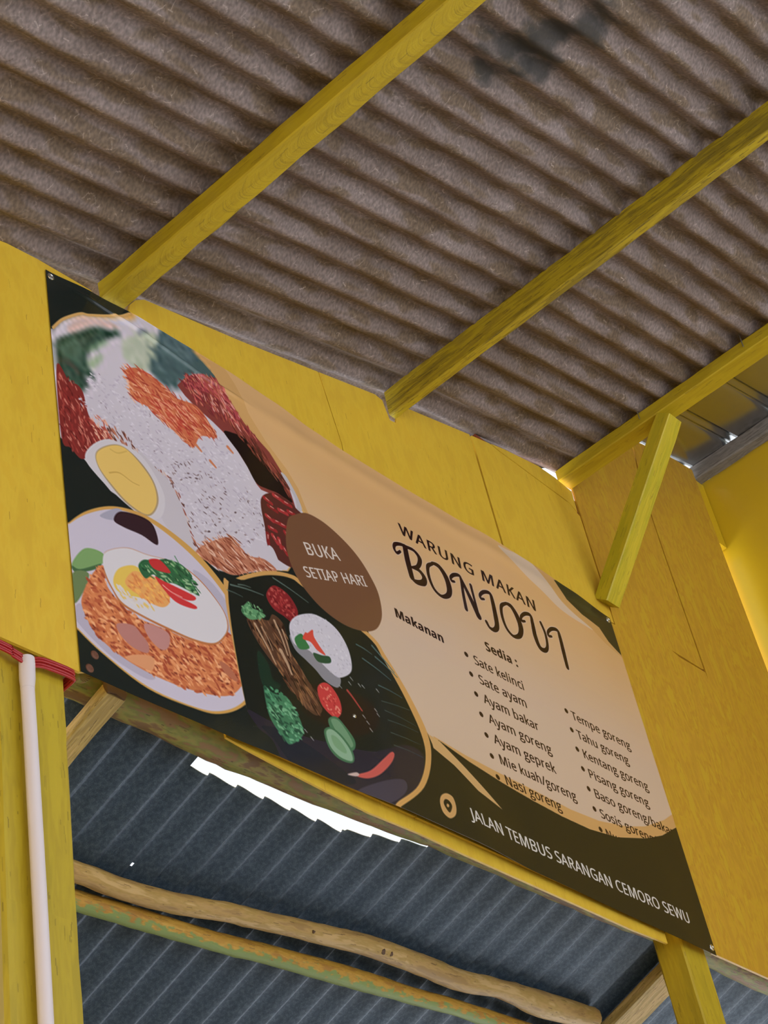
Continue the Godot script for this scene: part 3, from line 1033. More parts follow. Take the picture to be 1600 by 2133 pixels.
func texts() -> void:
	var dark := ink(46, 24, 24)
	letters("WARUNG MAKAN", Vector2(1091, 178), Vector2(1634, 175), 33.0, dark, false, 0.06, 1.3)
	for s in TITLE:
		stroke(s[0], 1, 1, ink(196, 168, 140), s[1].map(func(w): return w + 7.0))
	for s in TITLE:
		stroke(s[0], 1, 1, ink(46, 20, 21), s[1].map(func(w): return w * 1.12 + 1.0))
	letters("Makanan", Vector2(999, 472), Vector2(1177, 472), 26.0, dark, true)
	letters("Sedia :", Vector2(1352, 415), Vector2(1483, 412), 27.0, dark, true)
	var first := [["Sate kelinci", 1483], ["Sate ayam", 1474], ["Ayam bakar", 1500], ["Ayam goreng", 1530], ["Ayam geprek", 1524], ["Mie kuah/goreng", 1585], ["Nasi goreng", 1502]]
	for k in first.size():
		letters(first[k][0], Vector2(1285, 485 + 56.8 * k), Vector2(first[k][1], 483 + 56.8 * k), 27.0, dark)
		disc(Vector2(1258, 469 + 57.9 * k), 7.5, dark)
	var second := [["Tempe goreng", 1935], ["Tahu goreng", 1902], ["Kentang goreng", 1964], ["Pisang goreng", 1940], ["Baso goreng/bakar", 2026], ["Sosis goreng/bakar", 2030], ["Nugget", 1800]]
	for k in second.size():
		letters(second[k][0], Vector2(1676, 491 + 57.8 * k), Vector2(second[k][1], 488 + 57.8 * k), 26.0, dark)
		disc(Vector2(1656, 474 + 57.8 * k), 7.5, dark)


func roundel_texts() -> void:
	var white := ink(198, 186, 178)
	letters("BUKA", Vector2(713, 429), Vector2(834, 388), 33.0, white)
	letters("SETIAP HARI", Vector2(695, 502), Vector2(917, 424), 28.0, white)
	letters("JALAN TEMBUS SARANGAN CEMORO SEWU", Vector2(1090, 993), Vector2(1964, 988), 31.0, ink(198, 192, 186))


func paint_banner() -> void:
	ink_image = Image.create(TEX_W, TEX_H, false, Image.FORMAT_RGB8)
	ink_image.fill(ink(29, 38, 35))
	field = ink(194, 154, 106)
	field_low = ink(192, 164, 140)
	# tan and cream field
	shape([402, -5, 411, 25, 450, 33, 480, 68, 517, 105, 553, 136, 604, 161, 656, 199, 690, 227, 716, 266, 736, 296, 811, 416, 882, 573, 929, 618, 986, 702, 1018, 787, 1028, 829, 1054, 794, 1154, 814, 1271, 828, 1385, 837, 1492, 841, 1605, 838, 1727, 820, 1867, 777, 1959, 738, 2049, 684, 2082, 667, 2213, -53, 2079, -96, 1281, -78, 734, -52, 452, -26], ink(186, 145, 92), false)
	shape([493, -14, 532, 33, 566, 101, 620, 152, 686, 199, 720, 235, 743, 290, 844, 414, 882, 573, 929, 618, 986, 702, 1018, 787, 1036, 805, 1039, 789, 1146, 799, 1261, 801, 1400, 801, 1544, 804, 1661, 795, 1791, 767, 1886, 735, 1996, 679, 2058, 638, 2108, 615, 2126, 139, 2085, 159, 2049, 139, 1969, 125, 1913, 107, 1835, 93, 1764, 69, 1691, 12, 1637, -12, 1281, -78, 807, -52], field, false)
	shape([1512, 16, 1554, 8, 1634, -6, 1691, 12, 1764, 69, 1835, 93, 1913, 107, 1857, 112, 1757, 109, 1684, 87, 1621, 70, 1567, 49], ink(196, 170, 145))
	# dark green corner, lower band and left side
	shape([1767, 5, 1807, 53, 1872, 74, 1959, 76, 1993, 108, 2051, 133, 2183, -39, 2066, -99], ink(44, 46, 36), false)
	shape([1025, 814, 1054, 794, 1154, 814, 1271, 828, 1385, 837, 1492, 841, 1605, 838, 1727, 820, 1867, 777, 1959, 738, 2066, 675, 2154, 614, 2075, 1068, 1772, 1124, 831, 1118, 637, 1124, 768, 930], ink(36, 38, 31), false)
	shape([1024, 791, 1059, 796, 1130, 840, 1187, 879, 1236, 914, 1154, 894, 1086, 850, 1025, 827], ink(186, 150, 100), false)
	shape([1025, 950, 1040, 955, 1041, 979, 1031, 1002, 1013, 1017, 999, 1020, 985, 1011, 983, 990, 992, 970, 1008, 956], ink(182, 142, 92))
	shape([1009, 970, 1020, 970, 1026, 979, 1022, 990, 1010, 1004, 1001, 997, 997, 986, 1001, 977], ink(38, 36, 30))
	shape([1010, 981, 1015, 982, 1015, 986, 1010, 991, 1006, 990, 1006, 986], ink(182, 142, 92))
	# first plate
	shape([4, 178, 32, 133, 64, 101, 85, 84, 104, 78, 157, 47, 191, 28, 219, 2, 265, -45, 374, -11, 401, 2, 411, 25, 450, 33, 480, 68, 517, 105, 553, 136, 604, 161, 656, 199, 690, 227, 716, 266, 736, 296, 722, 390, 635, 516, 566, 545, 456, 612, 402, 624, 340, 602, 215, 575, 122, 561, 59, 512, 1, 487, -16, 297], ink(190, 150, 92), false)
	shape([3, 181, 31, 138, 63, 108, 85, 92, 104, 85, 157, 57, 195, 37, 224, 26, 240, -2, 294, -49, 373, -5, 397, 7, 404, 32, 443, 40, 473, 74, 510, 111, 546, 142, 596, 167, 648, 205, 682, 233, 708, 273, 728, 303, 715, 394, 632, 514, 566, 545, 456, 612, 402, 624, 340, 602, 215, 575, 122, 561, 59, 512, 1, 487, -16, 297], ink(186, 177, 190), false)
	shape([63, 115, 84, 95, 109, 87, 156, 66, 185, 72, 154, 89, 118, 101, 82, 135, 53, 162, 44, 153], ink(196, 165, 160))
	shape([296, 32, 309, -6, 349, -14, 367, -1, 408, 9, 447, 35, 467, 52, 434, 70, 398, 82, 368, 113, 344, 143, 352, 154, 316, 161, 338, 164, 289, 163, 259, 149, 264, 106], ink(62, 86, 88), false)
	shape([304, 33, 319, 6, 361, 3, 403, 3, 396, 48, 354, 48, 313, 48], ink(74, 98, 104))
	shape([190, 105, 216, 79, 268, 36, 296, 32, 267, 104, 259, 153, 225, 163, 195, 158, 188, 135], ink(164, 172, 154))
	shape([234, 52, 266, 30, 249, 54, 241, 58], ink(60, 74, 92))
	shape([12, 208, 43, 173, 77, 143, 112, 111, 138, 99, 164, 91, 188, 84, 168, 106, 125, 147, 98, 193, 90, 218, 96, 241, 108, 250, 102, 263, 85, 268, 78, 313, 43, 312, 14, 309, 8, 262], ink(44, 70, 58))
	shape([27, 207, 59, 172, 79, 198, 82, 228, 71, 250, 48, 243, 26, 240], ink(60, 92, 76))
	shape([82, 193, 110, 162, 136, 138, 154, 130, 125, 164, 98, 194, 89, 198], ink(128, 154, 124))
	shape([90, 224, 108, 200, 134, 175, 128, 201, 106, 235, 94, 234], ink(150, 166, 140))
	stroke([20, 263, 37, 255, 54, 258, 67, 274], 5.0, 3.0, ink(120, 50, 48))
	scatter([17, 208, 77, 149, 138, 101, 179, 89, 125, 147, 93, 201, 91, 239, 100, 257, 78, 304, 19, 303], 60, 31, [16, 50], [3, 8], [0.6, 1.6], [ink(36, 60, 50), ink(56, 86, 70), ink(72, 100, 84)])
	scatter([192, 106, 267, 39, 292, 38, 259, 149, 215, 163], 60, 32, [16, 50], [3, 8], [0.8, 1.8], [ink(176, 182, 166), ink(150, 160, 138), ink(160, 170, 150)])
	scatter([298, 37, 372, 19, 393, 76, 338, 161, 265, 145], 50, 33, [20, 60], [4, 10], [0.1, 0.7], [ink(56, 78, 82), ink(70, 94, 98), ink(84, 108, 112)])
	blur_rect(0, 0, 456, 330, 11)
	shape([-21, -4, -36, 204, 4, 178, 32, 133, 64, 101, 85, 84, 104, 78, 157, 47, 191, 28, 219, 2, 274, -113], ink(29, 38, 35), false)
	stroke([6, 174, 32, 134, 63, 103, 85, 86, 104, 80, 157, 49, 191, 30, 218, 6], 7.0, 7.0, ink(190, 150, 92))
	shape([420, 22, 447, 35, 467, 52, 434, 70, 404, 80, 416, 48], ink(62, 86, 88))
	# red sambal at the left
	shape([7, 282, 37, 309, 59, 306, 74, 322, 87, 385, 138, 405, 96, 445, 56, 513, 25, 500, 3, 484], ink(122, 36, 33))
	scatter([10, 301, 65, 318, 87, 390, 102, 426, 58, 501, 9, 480], 170, 3, [8, 26], [2.5, 5], [0.6, 1.8], [ink(160, 58, 48), ink(92, 24, 24), ink(140, 40, 36), ink(196, 110, 92)])
	scatter([87, 385, 114, 365, 142, 373, 149, 399, 106, 436], 60, 4, [8, 22], [3, 6], [0.2, 1.4], [ink(196, 108, 84), ink(170, 70, 56), ink(210, 160, 140)])
	# rice of the first plate: grains and gaps
	scatter([103, 245, 192, 213, 261, 255, 332, 285, 408, 264, 464, 224, 518, 255, 568, 315, 594, 390, 573, 472, 448, 535, 357, 552, 323, 511, 279, 461, 235, 421, 190, 375, 142, 373, 93, 382, 62, 350, 81, 303], 900, 5, [7, 16], [2.5, 4.5], [-0.9, 0.9], [ink(196, 188, 201), ink(177, 167, 184), ink(200, 193, 205), ink(170, 158, 176), ink(190, 182, 196)])
	scatter([103, 245, 192, 213, 261, 255, 332, 285, 408, 264, 464, 224, 518, 255, 568, 315, 594, 390, 573, 472, 448, 535, 357, 552, 323, 511, 279, 461, 235, 421, 190, 375, 142, 373, 93, 382, 62, 350, 81, 303], 70, 6, [5, 11], [1.5, 2.6], [-0.9, 1.2], [ink(128, 110, 122), ink(150, 136, 150)])
	scatter([279, 461, 347, 348, 538, 331, 588, 393, 567, 475, 448, 535, 357, 552, 323, 511], 110, 7, [5, 14], [2, 4], [-0.9, 1.2], [ink(112, 90, 92), ink(140, 120, 122), ink(90, 70, 72)])
	scatter([142, 373, 190, 375, 235, 421, 304, 432, 340, 531, 346, 591, 310, 566, 275, 492, 215, 422, 138, 405], 150, 8, [8, 24], [2.5, 5], [0.6, 1.5], [ink(140, 66, 48), ink(176, 110, 84), ink(96, 50, 40), ink(196, 164, 150)])
	# meat and dark bowl at the right
	shape([344, 145, 368, 110, 401, 80, 469, 51, 479, 71, 513, 108, 550, 139, 600, 164, 630, 178, 672, 220, 685, 243, 698, 284, 704, 310, 666, 295, 590, 305, 577, 296, 551, 260, 524, 233, 482, 203, 448, 190, 398, 176, 366, 162], ink(124, 52, 46), false)
	shape([368, 113, 401, 80, 434, 70, 469, 60, 495, 87, 538, 131, 514, 142, 475, 118, 429, 116, 380, 138, 361, 133], ink(164, 60, 66))
	scatter([362, 122, 404, 81, 469, 60, 538, 131, 597, 164, 572, 165, 512, 166, 455, 171, 399, 160], 240, 9, [10, 34], [2.5, 5.5], [0.2, 1.3], [ink(190, 84, 76), ink(134, 40, 48), ink(196, 110, 84), ink(150, 66, 46), ink(110, 36, 40), ink(206, 140, 128)])
	shape([482, 201, 511, 188, 547, 184, 582, 199, 614, 219, 657, 246, 694, 288, 646, 286, 610, 292, 577, 293, 551, 260, 524, 233], ink(36, 23, 21))
	scatter([512, 177, 572, 170, 619, 197, 671, 223, 695, 280, 650, 250, 593, 217, 540, 193], 90, 10, [12, 40], [2.5, 5], [0.5, 1.0], [ink(130, 56, 40), ink(96, 38, 30), ink(160, 84, 62), ink(70, 36, 28)])
	shape([663, 219, 679, 219, 698, 239, 716, 266, 724, 294, 707, 306, 705, 274, 687, 247], ink(170, 165, 172))
	# red beans and chillies
	shape([585, 335, 629, 294, 676, 288, 705, 301, 723, 314, 674, 358, 656, 417, 661, 491, 606, 496, 581, 473, 582, 419], ink(84, 38, 32))
	stroke([598, 324, 609, 327, 620, 330], 12.0, 10.0, ink(150, 30, 34))
	stroke([603, 322, 612, 325], 3.0, 2.0, ink(214, 150, 140))
	stroke([631, 299, 643, 300, 656, 302], 12.0, 10.0, ink(168, 40, 42))
	stroke([636, 297, 646, 298], 3.0, 2.0, ink(214, 150, 140))
	stroke([660, 303, 673, 303, 687, 303], 12.0, 10.0, ink(150, 30, 34))
	stroke([666, 300, 677, 300], 3.0, 2.0, ink(214, 150, 140))
	stroke([608, 342, 621, 344, 634, 346], 12.0, 10.0, ink(130, 26, 28))
	stroke([614, 340, 624, 341], 3.0, 2.0, ink(214, 150, 140))
	stroke([642, 336, 655, 335, 669, 335], 12.0, 10.0, ink(168, 40, 42))
	stroke([648, 332, 659, 332], 3.0, 2.0, ink(214, 150, 140))
	stroke([595, 377, 604, 380, 614, 384], 12.0, 10.0, ink(168, 40, 42))
	stroke([599, 375, 607, 378], 3.0, 2.0, ink(214, 150, 140))
	stroke([674, 324, 685, 324, 696, 324], 12.0, 10.0, ink(150, 30, 34))
	stroke([679, 321, 688, 321], 3.0, 2.0, ink(214, 150, 140))
	stroke([618, 381, 632, 380, 645, 378], 12.0, 10.0, ink(150, 30, 34))
	stroke([624, 377, 635, 376], 3.0, 2.0, ink(214, 150, 140))
	stroke([598, 410, 608, 410, 619, 410], 12.0, 10.0, ink(150, 30, 34))
	stroke([602, 407, 611, 407], 3.0, 2.0, ink(214, 150, 140))
	stroke([637, 380, 649, 380, 661, 379], 12.0, 10.0, ink(150, 30, 34))
	stroke([642, 377, 652, 377], 3.0, 2.0, ink(214, 150, 140))
	stroke([604, 429, 610, 438, 616, 447], 12.0, 10.0, ink(168, 40, 42))
	stroke([607, 430, 612, 437], 3.0, 2.0, ink(214, 150, 140))
	stroke([588, 433, 586, 448, 585, 463], 12.0, 10.0, ink(130, 26, 28))
	stroke([588, 436, 586, 448], 3.0, 2.0, ink(214, 150, 140))
	stroke([623, 430, 624, 442, 625, 455], 12.0, 10.0, ink(168, 40, 42))
	stroke([624, 432, 625, 442], 3.0, 2.0, ink(214, 150, 140))
	stroke([649, 397, 654, 405, 659, 412], 12.0, 10.0, ink(150, 30, 34))
	stroke([652, 397, 656, 403], 3.0, 2.0, ink(214, 150, 140))
	stroke([634, 450, 638, 458, 643, 465], 12.0, 10.0, ink(150, 30, 34))
	stroke([636, 450, 640, 456], 3.0, 2.0, ink(214, 150, 140))
	shape([581, 473, 597, 470, 610, 503, 616, 522, 596, 523], ink(186, 178, 190))
	# shredded topping
	shape([193, 188, 233, 161, 295, 166, 337, 183, 401, 173, 443, 205, 459, 229, 409, 251, 384, 296, 348, 286, 302, 272, 261, 255, 211, 253, 202, 208], ink(190, 96, 56))
	scatter([188, 191, 233, 159, 301, 163, 347, 177, 406, 175, 449, 207, 464, 229, 397, 259, 384, 299, 342, 289, 296, 275, 251, 255, 206, 256], 330, 11, [12, 38], [2, 4.5], [-0.1, 0.9], [ink(206, 120, 70), ink(168, 66, 40), ink(190, 90, 52), ink(150, 50, 34), ink(214, 158, 126), ink(178, 58, 40)])
	scatter([262, 244, 347, 192, 399, 219, 349, 271], 90, 12, [12, 30], [2.5, 5], [0, 0.8], [ink(166, 48, 36), ink(190, 70, 44), ink(214, 130, 96)])
	stroke([492, 237, 507, 245], 9.0, 6.0, ink(190, 110, 66))
	stroke([434, 307, 449, 316], 9.0, 6.0, ink(190, 110, 66))
	stroke([394, 284, 408, 293], 9.0, 6.0, ink(190, 110, 66))
	shape([346, 605, 412, 540, 470, 506, 505, 534, 562, 518, 596, 535, 521, 570, 451, 615, 395, 616], ink(172, 104, 76))
	scatter([342, 603, 412, 535, 476, 499, 510, 531, 567, 515, 601, 532, 451, 615, 395, 616], 190, 13, [14, 36], [2.5, 5], [0.0, 0.9], [ink(198, 130, 96), ink(140, 70, 48), ink(180, 104, 74), ink(212, 168, 146), ink(112, 56, 42)])
	# dish rim and halved egg
	shape([217, 406, 259, 422, 301, 449, 328, 508, 343, 588, 344, 611, 301, 595, 265, 571, 242, 515], ink(180, 172, 182))
	shape([61, 508, 80, 464, 122, 421, 162, 407, 216, 408, 252, 441, 275, 492, 263, 548, 234, 577, 195, 583, 144, 567, 91, 539], ink(190, 183, 190))
	shape([94, 471, 136, 428, 176, 413, 221, 433, 251, 471, 254, 523, 221, 574, 167, 573, 123, 544, 94, 510], ink(158, 134, 96))
	shape([96, 472, 137, 430, 176, 415, 217, 437, 247, 474, 249, 525, 219, 571, 170, 568, 126, 540, 96, 508], ink(206, 172, 98))
	stroke([124, 511, 152, 496, 185, 502, 205, 501], 3.0, 2.0, ink(176, 140, 72))
	stroke([134, 442, 154, 441, 180, 421], 4.0, 3.0, ink(190, 156, 84))
	# second plate
	shape([5, 701, 54, 647, 124, 599, 202, 577, 278, 583, 358, 611, 422, 662, 467, 723, 493, 807, 483, 868, 420, 956, 344, 1007, 272, 1021, 162, 1021, 57, 987, -5, 954, -30, 935, -13, 736], ink(186, 142, 78))
	shape([6, 704, 54, 655, 124, 607, 197, 588, 270, 597, 347, 628, 409, 676, 454, 736, 480, 816, 472, 871, 413, 953, 345, 1000, 273, 1017, 162, 1016, 57, 983, -5, 950, -30, 935, -13, 736], ink(184, 175, 192))
	shape([85, 644, 128, 603, 148, 600, 124, 635], ink(152, 148, 168))
	shape([122, 636, 143, 603, 201, 586, 232, 595, 237, 641, 195, 637, 147, 641], ink(60, 36, 44))
	shape([329, 664, 371, 663, 412, 694, 449, 750, 466, 811, 458, 871, 429, 912, 431, 860, 418, 802, 384, 738], ink(166, 158, 178))
	shape([-3, 912, 16, 893, 47, 941, 102, 971, 181, 982, 164, 999, 93, 989, 35, 963, -2, 935], ink(166, 156, 176))
	shape([1, 805, 37, 750, 83, 739, 77, 769, 20, 810], ink(110, 148, 86))
	shape([1, 809, 21, 808, 76, 768, 55, 793, 9, 821], ink(60, 96, 58))
	shape([1, 827, 41, 808, 27, 853, -2, 898], ink(96, 118, 72))
	shape([80, 770, 83, 812, 109, 839, 152, 859, 221, 856, 300, 851, 377, 824, 405, 781, 432, 814, 446, 857, 417, 914, 369, 955, 279, 978, 181, 983, 102, 972, 47, 948, 19, 905, 20, 870, 50, 806], ink(196, 110, 58))
	scatter([80, 770, 83, 812, 109, 839, 152, 859, 221, 856, 300, 851, 377, 824, 405, 781, 432, 814, 446, 857, 417, 914, 369, 955, 279, 978, 181, 983, 102, 972, 47, 948, 19, 905, 20, 870, 50, 806], 620, 14, [12, 28], [5, 9], [-0.5, 1.2], [ink(214, 134, 76), ink(176, 84, 44), ink(204, 118, 62), ink(158, 66, 38), ink(222, 152, 98), ink(190, 100, 52)])
	scatter([80, 770, 83, 812, 109, 839, 152, 859, 221, 856, 300, 851, 377, 824, 405, 781, 432, 814, 446, 857, 417, 914, 369, 955, 279, 978, 181, 983, 102, 972, 47, 948, 19, 905, 20, 870, 50, 806], 150, 15, [6, 13], [3, 5], [-0.5, 1.2], [ink(126, 52, 34), ink(146, 66, 40)])
	shape([101, 899, 142, 884, 162, 897, 177, 913, 172, 936, 135, 938, 107, 922], ink(172, 112, 104))
	shape([172, 868, 205, 859, 236, 864, 230, 897, 209, 912, 181, 897], ink(178, 122, 116))
	shape([113, 970, 156, 946, 186, 942, 179, 973, 145, 977], ink(206, 136, 88))
	shape([368, 872, 392, 873, 412, 897, 402, 905, 376, 894], ink(170, 96, 66))
	shape([83, 758, 93, 729, 149, 692, 205, 682, 279, 664, 330, 670, 368, 691, 404, 728, 412, 763, 397, 798, 359, 836, 299, 851, 229, 854, 168, 852, 119, 846, 99, 822, 83, 793], ink(176, 104, 52))
	shape([81, 757, 95, 728, 149, 693, 205, 683, 279, 665, 327, 672, 366, 693, 402, 729, 409, 764, 394, 797, 359, 831, 300, 846, 230, 848, 169, 847, 122, 840, 101, 818, 86, 789], ink(196, 189, 196))
	shape([104, 791, 122, 757, 160, 731, 183, 735, 195, 759, 198, 794, 158, 809, 130, 818, 108, 814], ink(206, 174, 84))
	shape([135, 780, 158, 747, 182, 739, 218, 733, 249, 752, 249, 781, 228, 802, 197, 806, 167, 801, 141, 795], ink(216, 148, 68))
	scatter([139, 778, 182, 739, 222, 735, 250, 763, 237, 794, 189, 806, 152, 798], 90, 16, [8, 18], [4, 7], [0.0, 1.0], [ink(220, 138, 58), ink(206, 120, 52), ink(224, 164, 88)])
	scatter([110, 799, 139, 807, 172, 817, 212, 810, 171, 829, 126, 828], 50, 17, [8, 18], [4, 6], [0.0, 1.0], [ink(200, 192, 190), ink(206, 176, 104), ink(196, 186, 190)])
	shape([175, 727, 191, 702, 220, 690, 246, 673, 272, 664, 300, 662, 324, 676, 322, 696, 339, 721, 312, 723, 267, 724, 237, 739, 215, 727, 191, 748], ink(36, 92, 56))
	scatter([178, 726, 220, 690, 271, 665, 322, 679, 337, 720, 267, 724, 197, 743], 90, 18, [8, 22], [3, 7], [-0.6, 0.9], [ink(52, 120, 66), ink(26, 70, 44), ink(40, 100, 60), ink(130, 170, 120)])
	stroke([282, 648, 294, 666, 305, 683], 3.0, 2.0, ink(56, 120, 70))
	shape([206, 695, 229, 681, 245, 682, 264, 699, 237, 709, 215, 710], ink(184, 36, 40))
	shape([218, 731, 238, 731, 270, 730, 323, 730, 322, 741, 299, 751, 267, 754, 323, 754, 317, 765, 272, 771, 243, 757], ink(196, 38, 42))
	stroke([237, 743, 259, 750, 287, 750], 3.0, 2.0, ink(226, 160, 150))
	# third plate
	shape([416, 666, 439, 637, 487, 597, 567, 547, 640, 521, 689, 526, 882, 573, 929, 618, 986, 702, 1018, 787, 1002, 867, 940, 965, 843, 1046, 794, 1077, 631, 1079, 517, 1073, 481, 1017, 447, 1000, 423, 966], ink(186, 142, 84))
	shape([428, 663, 485, 611, 565, 560, 638, 533, 685, 541, 872, 584, 917, 632, 968, 718, 993, 802, 979, 876, 921, 966, 836, 1036, 786, 1072, 631, 1079, 517, 1073, 481, 1017, 447, 1000, 423, 966], ink(30, 36, 31))
	shape([425, 965, 479, 969, 576, 969, 692, 948, 800, 924, 923, 860, 975, 873, 921, 966, 836, 1036, 786, 1072, 631, 1079, 517, 1073, 481, 1017, 447, 1000], ink(46, 40, 54))
	shape([457, 992, 529, 980, 623, 997, 716, 1028, 636, 1059, 530, 1054, 486, 1015], ink(30, 36, 50))
	shape([709, 1056, 795, 1002, 871, 971, 872, 998, 820, 1043, 761, 1066], ink(60, 54, 70))
	shape([633, 819, 738, 783, 837, 784, 837, 843, 751, 902, 646, 910, 594, 896], ink(44, 32, 26))
	stroke([438, 646, 488, 634, 538, 627], 4.0, 2.0, ink(86, 106, 98))
	stroke([462, 634, 482, 627, 501, 624], 3.0, 1.5, ink(86, 106, 98))
	stroke([579, 560, 632, 567, 685, 578], 4.0, 2.0, ink(86, 106, 98))
	stroke([425, 666, 448, 663, 471, 663], 2.5, 1.2, ink(86, 106, 98))
	stroke([884, 607, 915, 629, 946, 654], 6.0, 3.0, ink(70, 98, 96))
	stroke([887, 636, 921, 648, 954, 664], 5.0, 2.5, ink(70, 98, 96))
	stroke([839, 661, 884, 670, 927, 683], 4.0, 2.0, ink(70, 98, 96))
	stroke([827, 628, 853, 629, 877, 634], 4.0, 2.0, ink(70, 98, 96))
	stroke([878, 784, 930, 782, 982, 785], 3.0, 1.5, ink(58, 70, 62))
	stroke([880, 809, 932, 803, 984, 801], 3.0, 1.5, ink(58, 70, 62))
	stroke([877, 844, 928, 839, 978, 837], 3.0, 1.5, ink(58, 70, 62))
	stroke([875, 879, 924, 874, 972, 874], 3.0, 1.5, ink(58, 70, 62))
	stroke([875, 760, 924, 751, 974, 745], 3.0, 1.5, ink(58, 70, 62))
	stroke([877, 717, 916, 716, 955, 719], 3.0, 1.5, ink(70, 98, 96))
	shape([489, 792, 514, 814, 519, 852, 540, 859, 508, 896, 484, 886, 480, 844], ink(26, 56, 40))
	shape([547, 621, 575, 583, 608, 581, 632, 596, 643, 625, 622, 662, 593, 657, 561, 650], ink(128, 26, 31))
	scatter([550, 621, 576, 588, 607, 586, 638, 627, 622, 655, 589, 654], 80, 19, [6, 14], [4, 7], [0, 3], [ink(160, 44, 44), ink(104, 18, 24), ink(176, 70, 64)])
	shape([472, 719, 506, 698, 539, 693, 558, 668, 588, 683, 594, 746, 615, 778, 635, 810, 659, 837, 658, 873, 631, 897, 590, 878, 564, 832, 529, 807, 493, 767], ink(84, 55, 37))
	scatter([474, 720, 539, 693, 587, 688, 615, 778, 660, 840, 649, 881, 591, 873, 529, 807], 170, 20, [14, 40], [3, 7], [0.8, 1.5], [ink(112, 74, 48), ink(58, 36, 26), ink(132, 92, 62), ink(80, 46, 30)])
	stroke([495, 721, 519, 762, 539, 805], 7.0, 3.5, ink(172, 138, 106))
	stroke([559, 684, 574, 723, 583, 763], 7.0, 3.5, ink(172, 138, 106))
	stroke([580, 699, 588, 730, 592, 763], 5.0, 2.5, ink(172, 138, 106))
	stroke([515, 720, 529, 745, 537, 771], 4.0, 2.0, ink(172, 138, 106))
	stroke([563, 760, 575, 785, 583, 812], 12.0, 6.0, ink(172, 138, 106))
	shape([459, 703, 486, 668, 495, 680, 512, 679, 534, 683, 510, 702, 480, 716], ink(78, 136, 88))
	scatter([459, 703, 488, 667, 537, 682, 480, 716], 40, 21, [6, 14], [3, 5], [0, 3], [ink(110, 164, 110), ink(46, 96, 58)])
	shape([603, 701, 610, 735, 640, 751, 666, 765, 690, 783, 728, 786, 746, 755, 720, 741, 657, 719], ink(126, 124, 132))
	shape([606, 675, 633, 639, 680, 610, 714, 602, 751, 606, 778, 624, 795, 659, 795, 701, 780, 728, 741, 754, 713, 748, 691, 737, 657, 719, 627, 724, 607, 716], ink(186, 181, 194))
	scatter([609, 674, 636, 637, 712, 602, 777, 624, 794, 702, 741, 753, 691, 737, 618, 719], 150, 22, [5, 10], [2, 4], [0, 3], [ink(198, 194, 204), ink(168, 162, 176)])
	shape([615, 708, 630, 689, 643, 682, 652, 696, 659, 712, 626, 728], ink(44, 108, 54))
	shape([669, 720, 697, 714, 723, 707, 721, 724, 681, 738], ink(34, 72, 46))
	shape([643, 694, 655, 672, 663, 670, 682, 653, 682, 671, 695, 690, 710, 708, 685, 706, 667, 692], ink(202, 62, 42))
	shape([659, 815, 683, 791, 707, 791, 725, 818, 722, 852, 698, 877, 671, 869, 658, 849], ink(188, 46, 46))
	scatter([665, 814, 701, 795, 718, 845, 695, 871, 667, 850], 40, 23, [5, 12], [3, 6], [0, 3], [ink(206, 80, 70), ink(160, 30, 34), ink(214, 120, 100)])
	stroke([761, 780, 774, 793, 794, 819], 8.0, 5.0, ink(166, 54, 48))
	stroke([781, 736, 788, 742], 3.0, 2.0, ink(150, 152, 150))
	stroke([805, 743, 811, 749], 3.0, 2.0, ink(150, 152, 150))
	stroke([817, 742, 824, 747], 3.0, 2.0, ink(150, 152, 150))
	stroke([866, 732, 873, 738], 3.0, 2.0, ink(150, 152, 150))
	stroke([842, 795, 848, 801], 3.0, 2.0, ink(150, 152, 150))
	stroke([846, 806, 852, 812], 3.0, 2.0, ink(150, 152, 150))
	stroke([801, 845, 807, 851], 3.0, 2.0, ink(150, 152, 150))
	stroke([805, 862, 811, 869], 3.0, 2.0, ink(150, 152, 150))
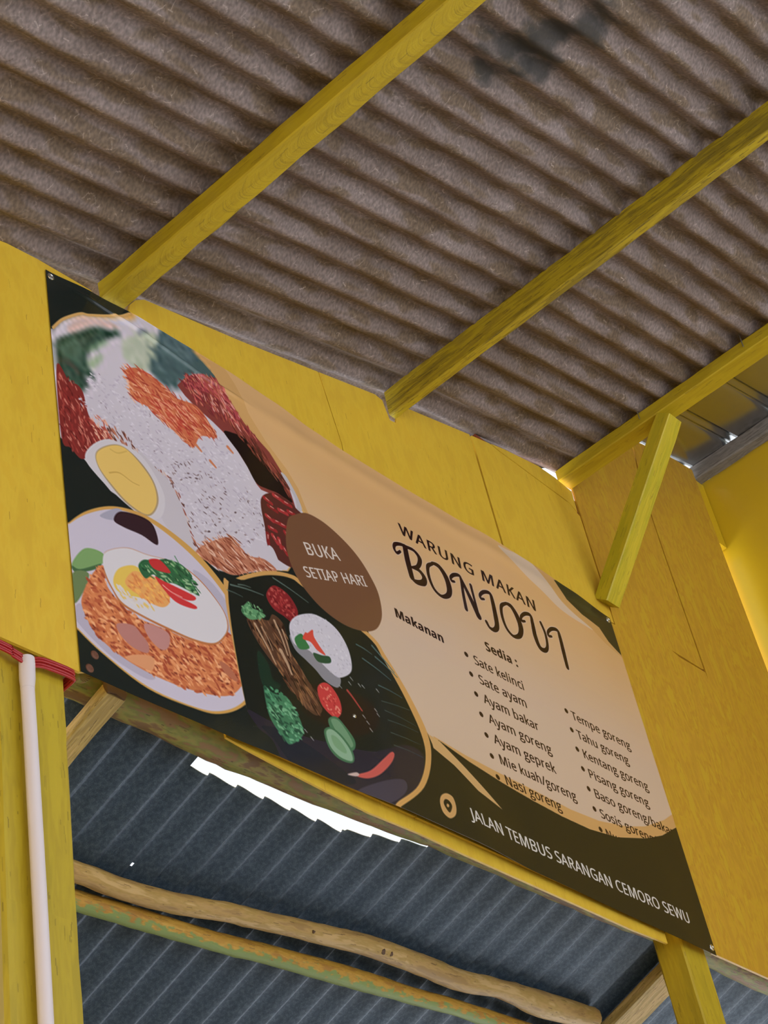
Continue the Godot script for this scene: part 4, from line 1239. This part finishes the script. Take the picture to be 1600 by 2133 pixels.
	stroke([793, 832, 799, 838], 3.0, 2.0, ink(150, 152, 150))
	stroke([736, 776, 743, 781], 3.0, 2.0, ink(150, 152, 150))
	stroke([772, 752, 778, 758], 3.0, 2.0, ink(150, 152, 150))
	stroke([601, 963, 607, 969], 3.0, 2.0, ink(150, 152, 150))
	stroke([586, 950, 592, 955], 3.0, 2.0, ink(150, 152, 150))
	shape([486, 884, 509, 891, 552, 885, 569, 910, 580, 937, 576, 969, 531, 1008, 513, 994, 495, 978, 483, 948], ink(46, 108, 74))
	scatter([488, 886, 551, 886, 581, 940, 573, 970, 532, 1005, 494, 979], 170, 24, [8, 20], [4, 8], [-0.8, 1.2], [ink(66, 140, 96), ink(28, 72, 52), ink(48, 116, 78), ink(96, 160, 118)])
	shape([670, 893, 699, 873, 722, 888, 742, 917, 733, 944, 709, 953, 678, 929], ink(60, 108, 72))
	shape([679, 893, 701, 880, 720, 897, 733, 925, 728, 940, 707, 942], ink(96, 138, 100))
	shape([648, 929, 674, 910, 702, 918, 724, 944, 726, 971, 710, 986, 674, 987, 651, 968], ink(56, 104, 68))
	shape([654, 930, 674, 915, 698, 924, 718, 948, 721, 972, 709, 981, 679, 980, 657, 963], ink(122, 158, 126))
	shape([668, 933, 685, 931, 703, 947, 706, 962, 692, 965, 671, 956], ink(104, 146, 104))
	shape([718, 1012, 768, 984, 820, 937, 857, 904, 865, 909, 842, 941, 795, 985, 752, 1009], ink(188, 76, 66))
	shape([693, 1019, 722, 1004, 730, 1007, 719, 1015], ink(184, 158, 150))
	# brown roundel
	shape([667, 352, 696, 322, 736, 297, 780, 292, 821, 299, 870, 319, 907, 346, 935, 385, 952, 429, 948, 490, 923, 537, 890, 564, 849, 580, 806, 587, 766, 584, 728, 573, 697, 555, 668, 527, 648, 484, 646, 427], ink(108, 71, 45))
	soften()
	texts()
	shape([1385, 837, 1492, 841, 1605, 838, 1727, 820, 1867, 777, 1959, 738, 2049, 684, 2063, 751, 1834, 846, 1573, 910, 1390, 894], ink(36, 38, 31), false)
	roundel_texts()
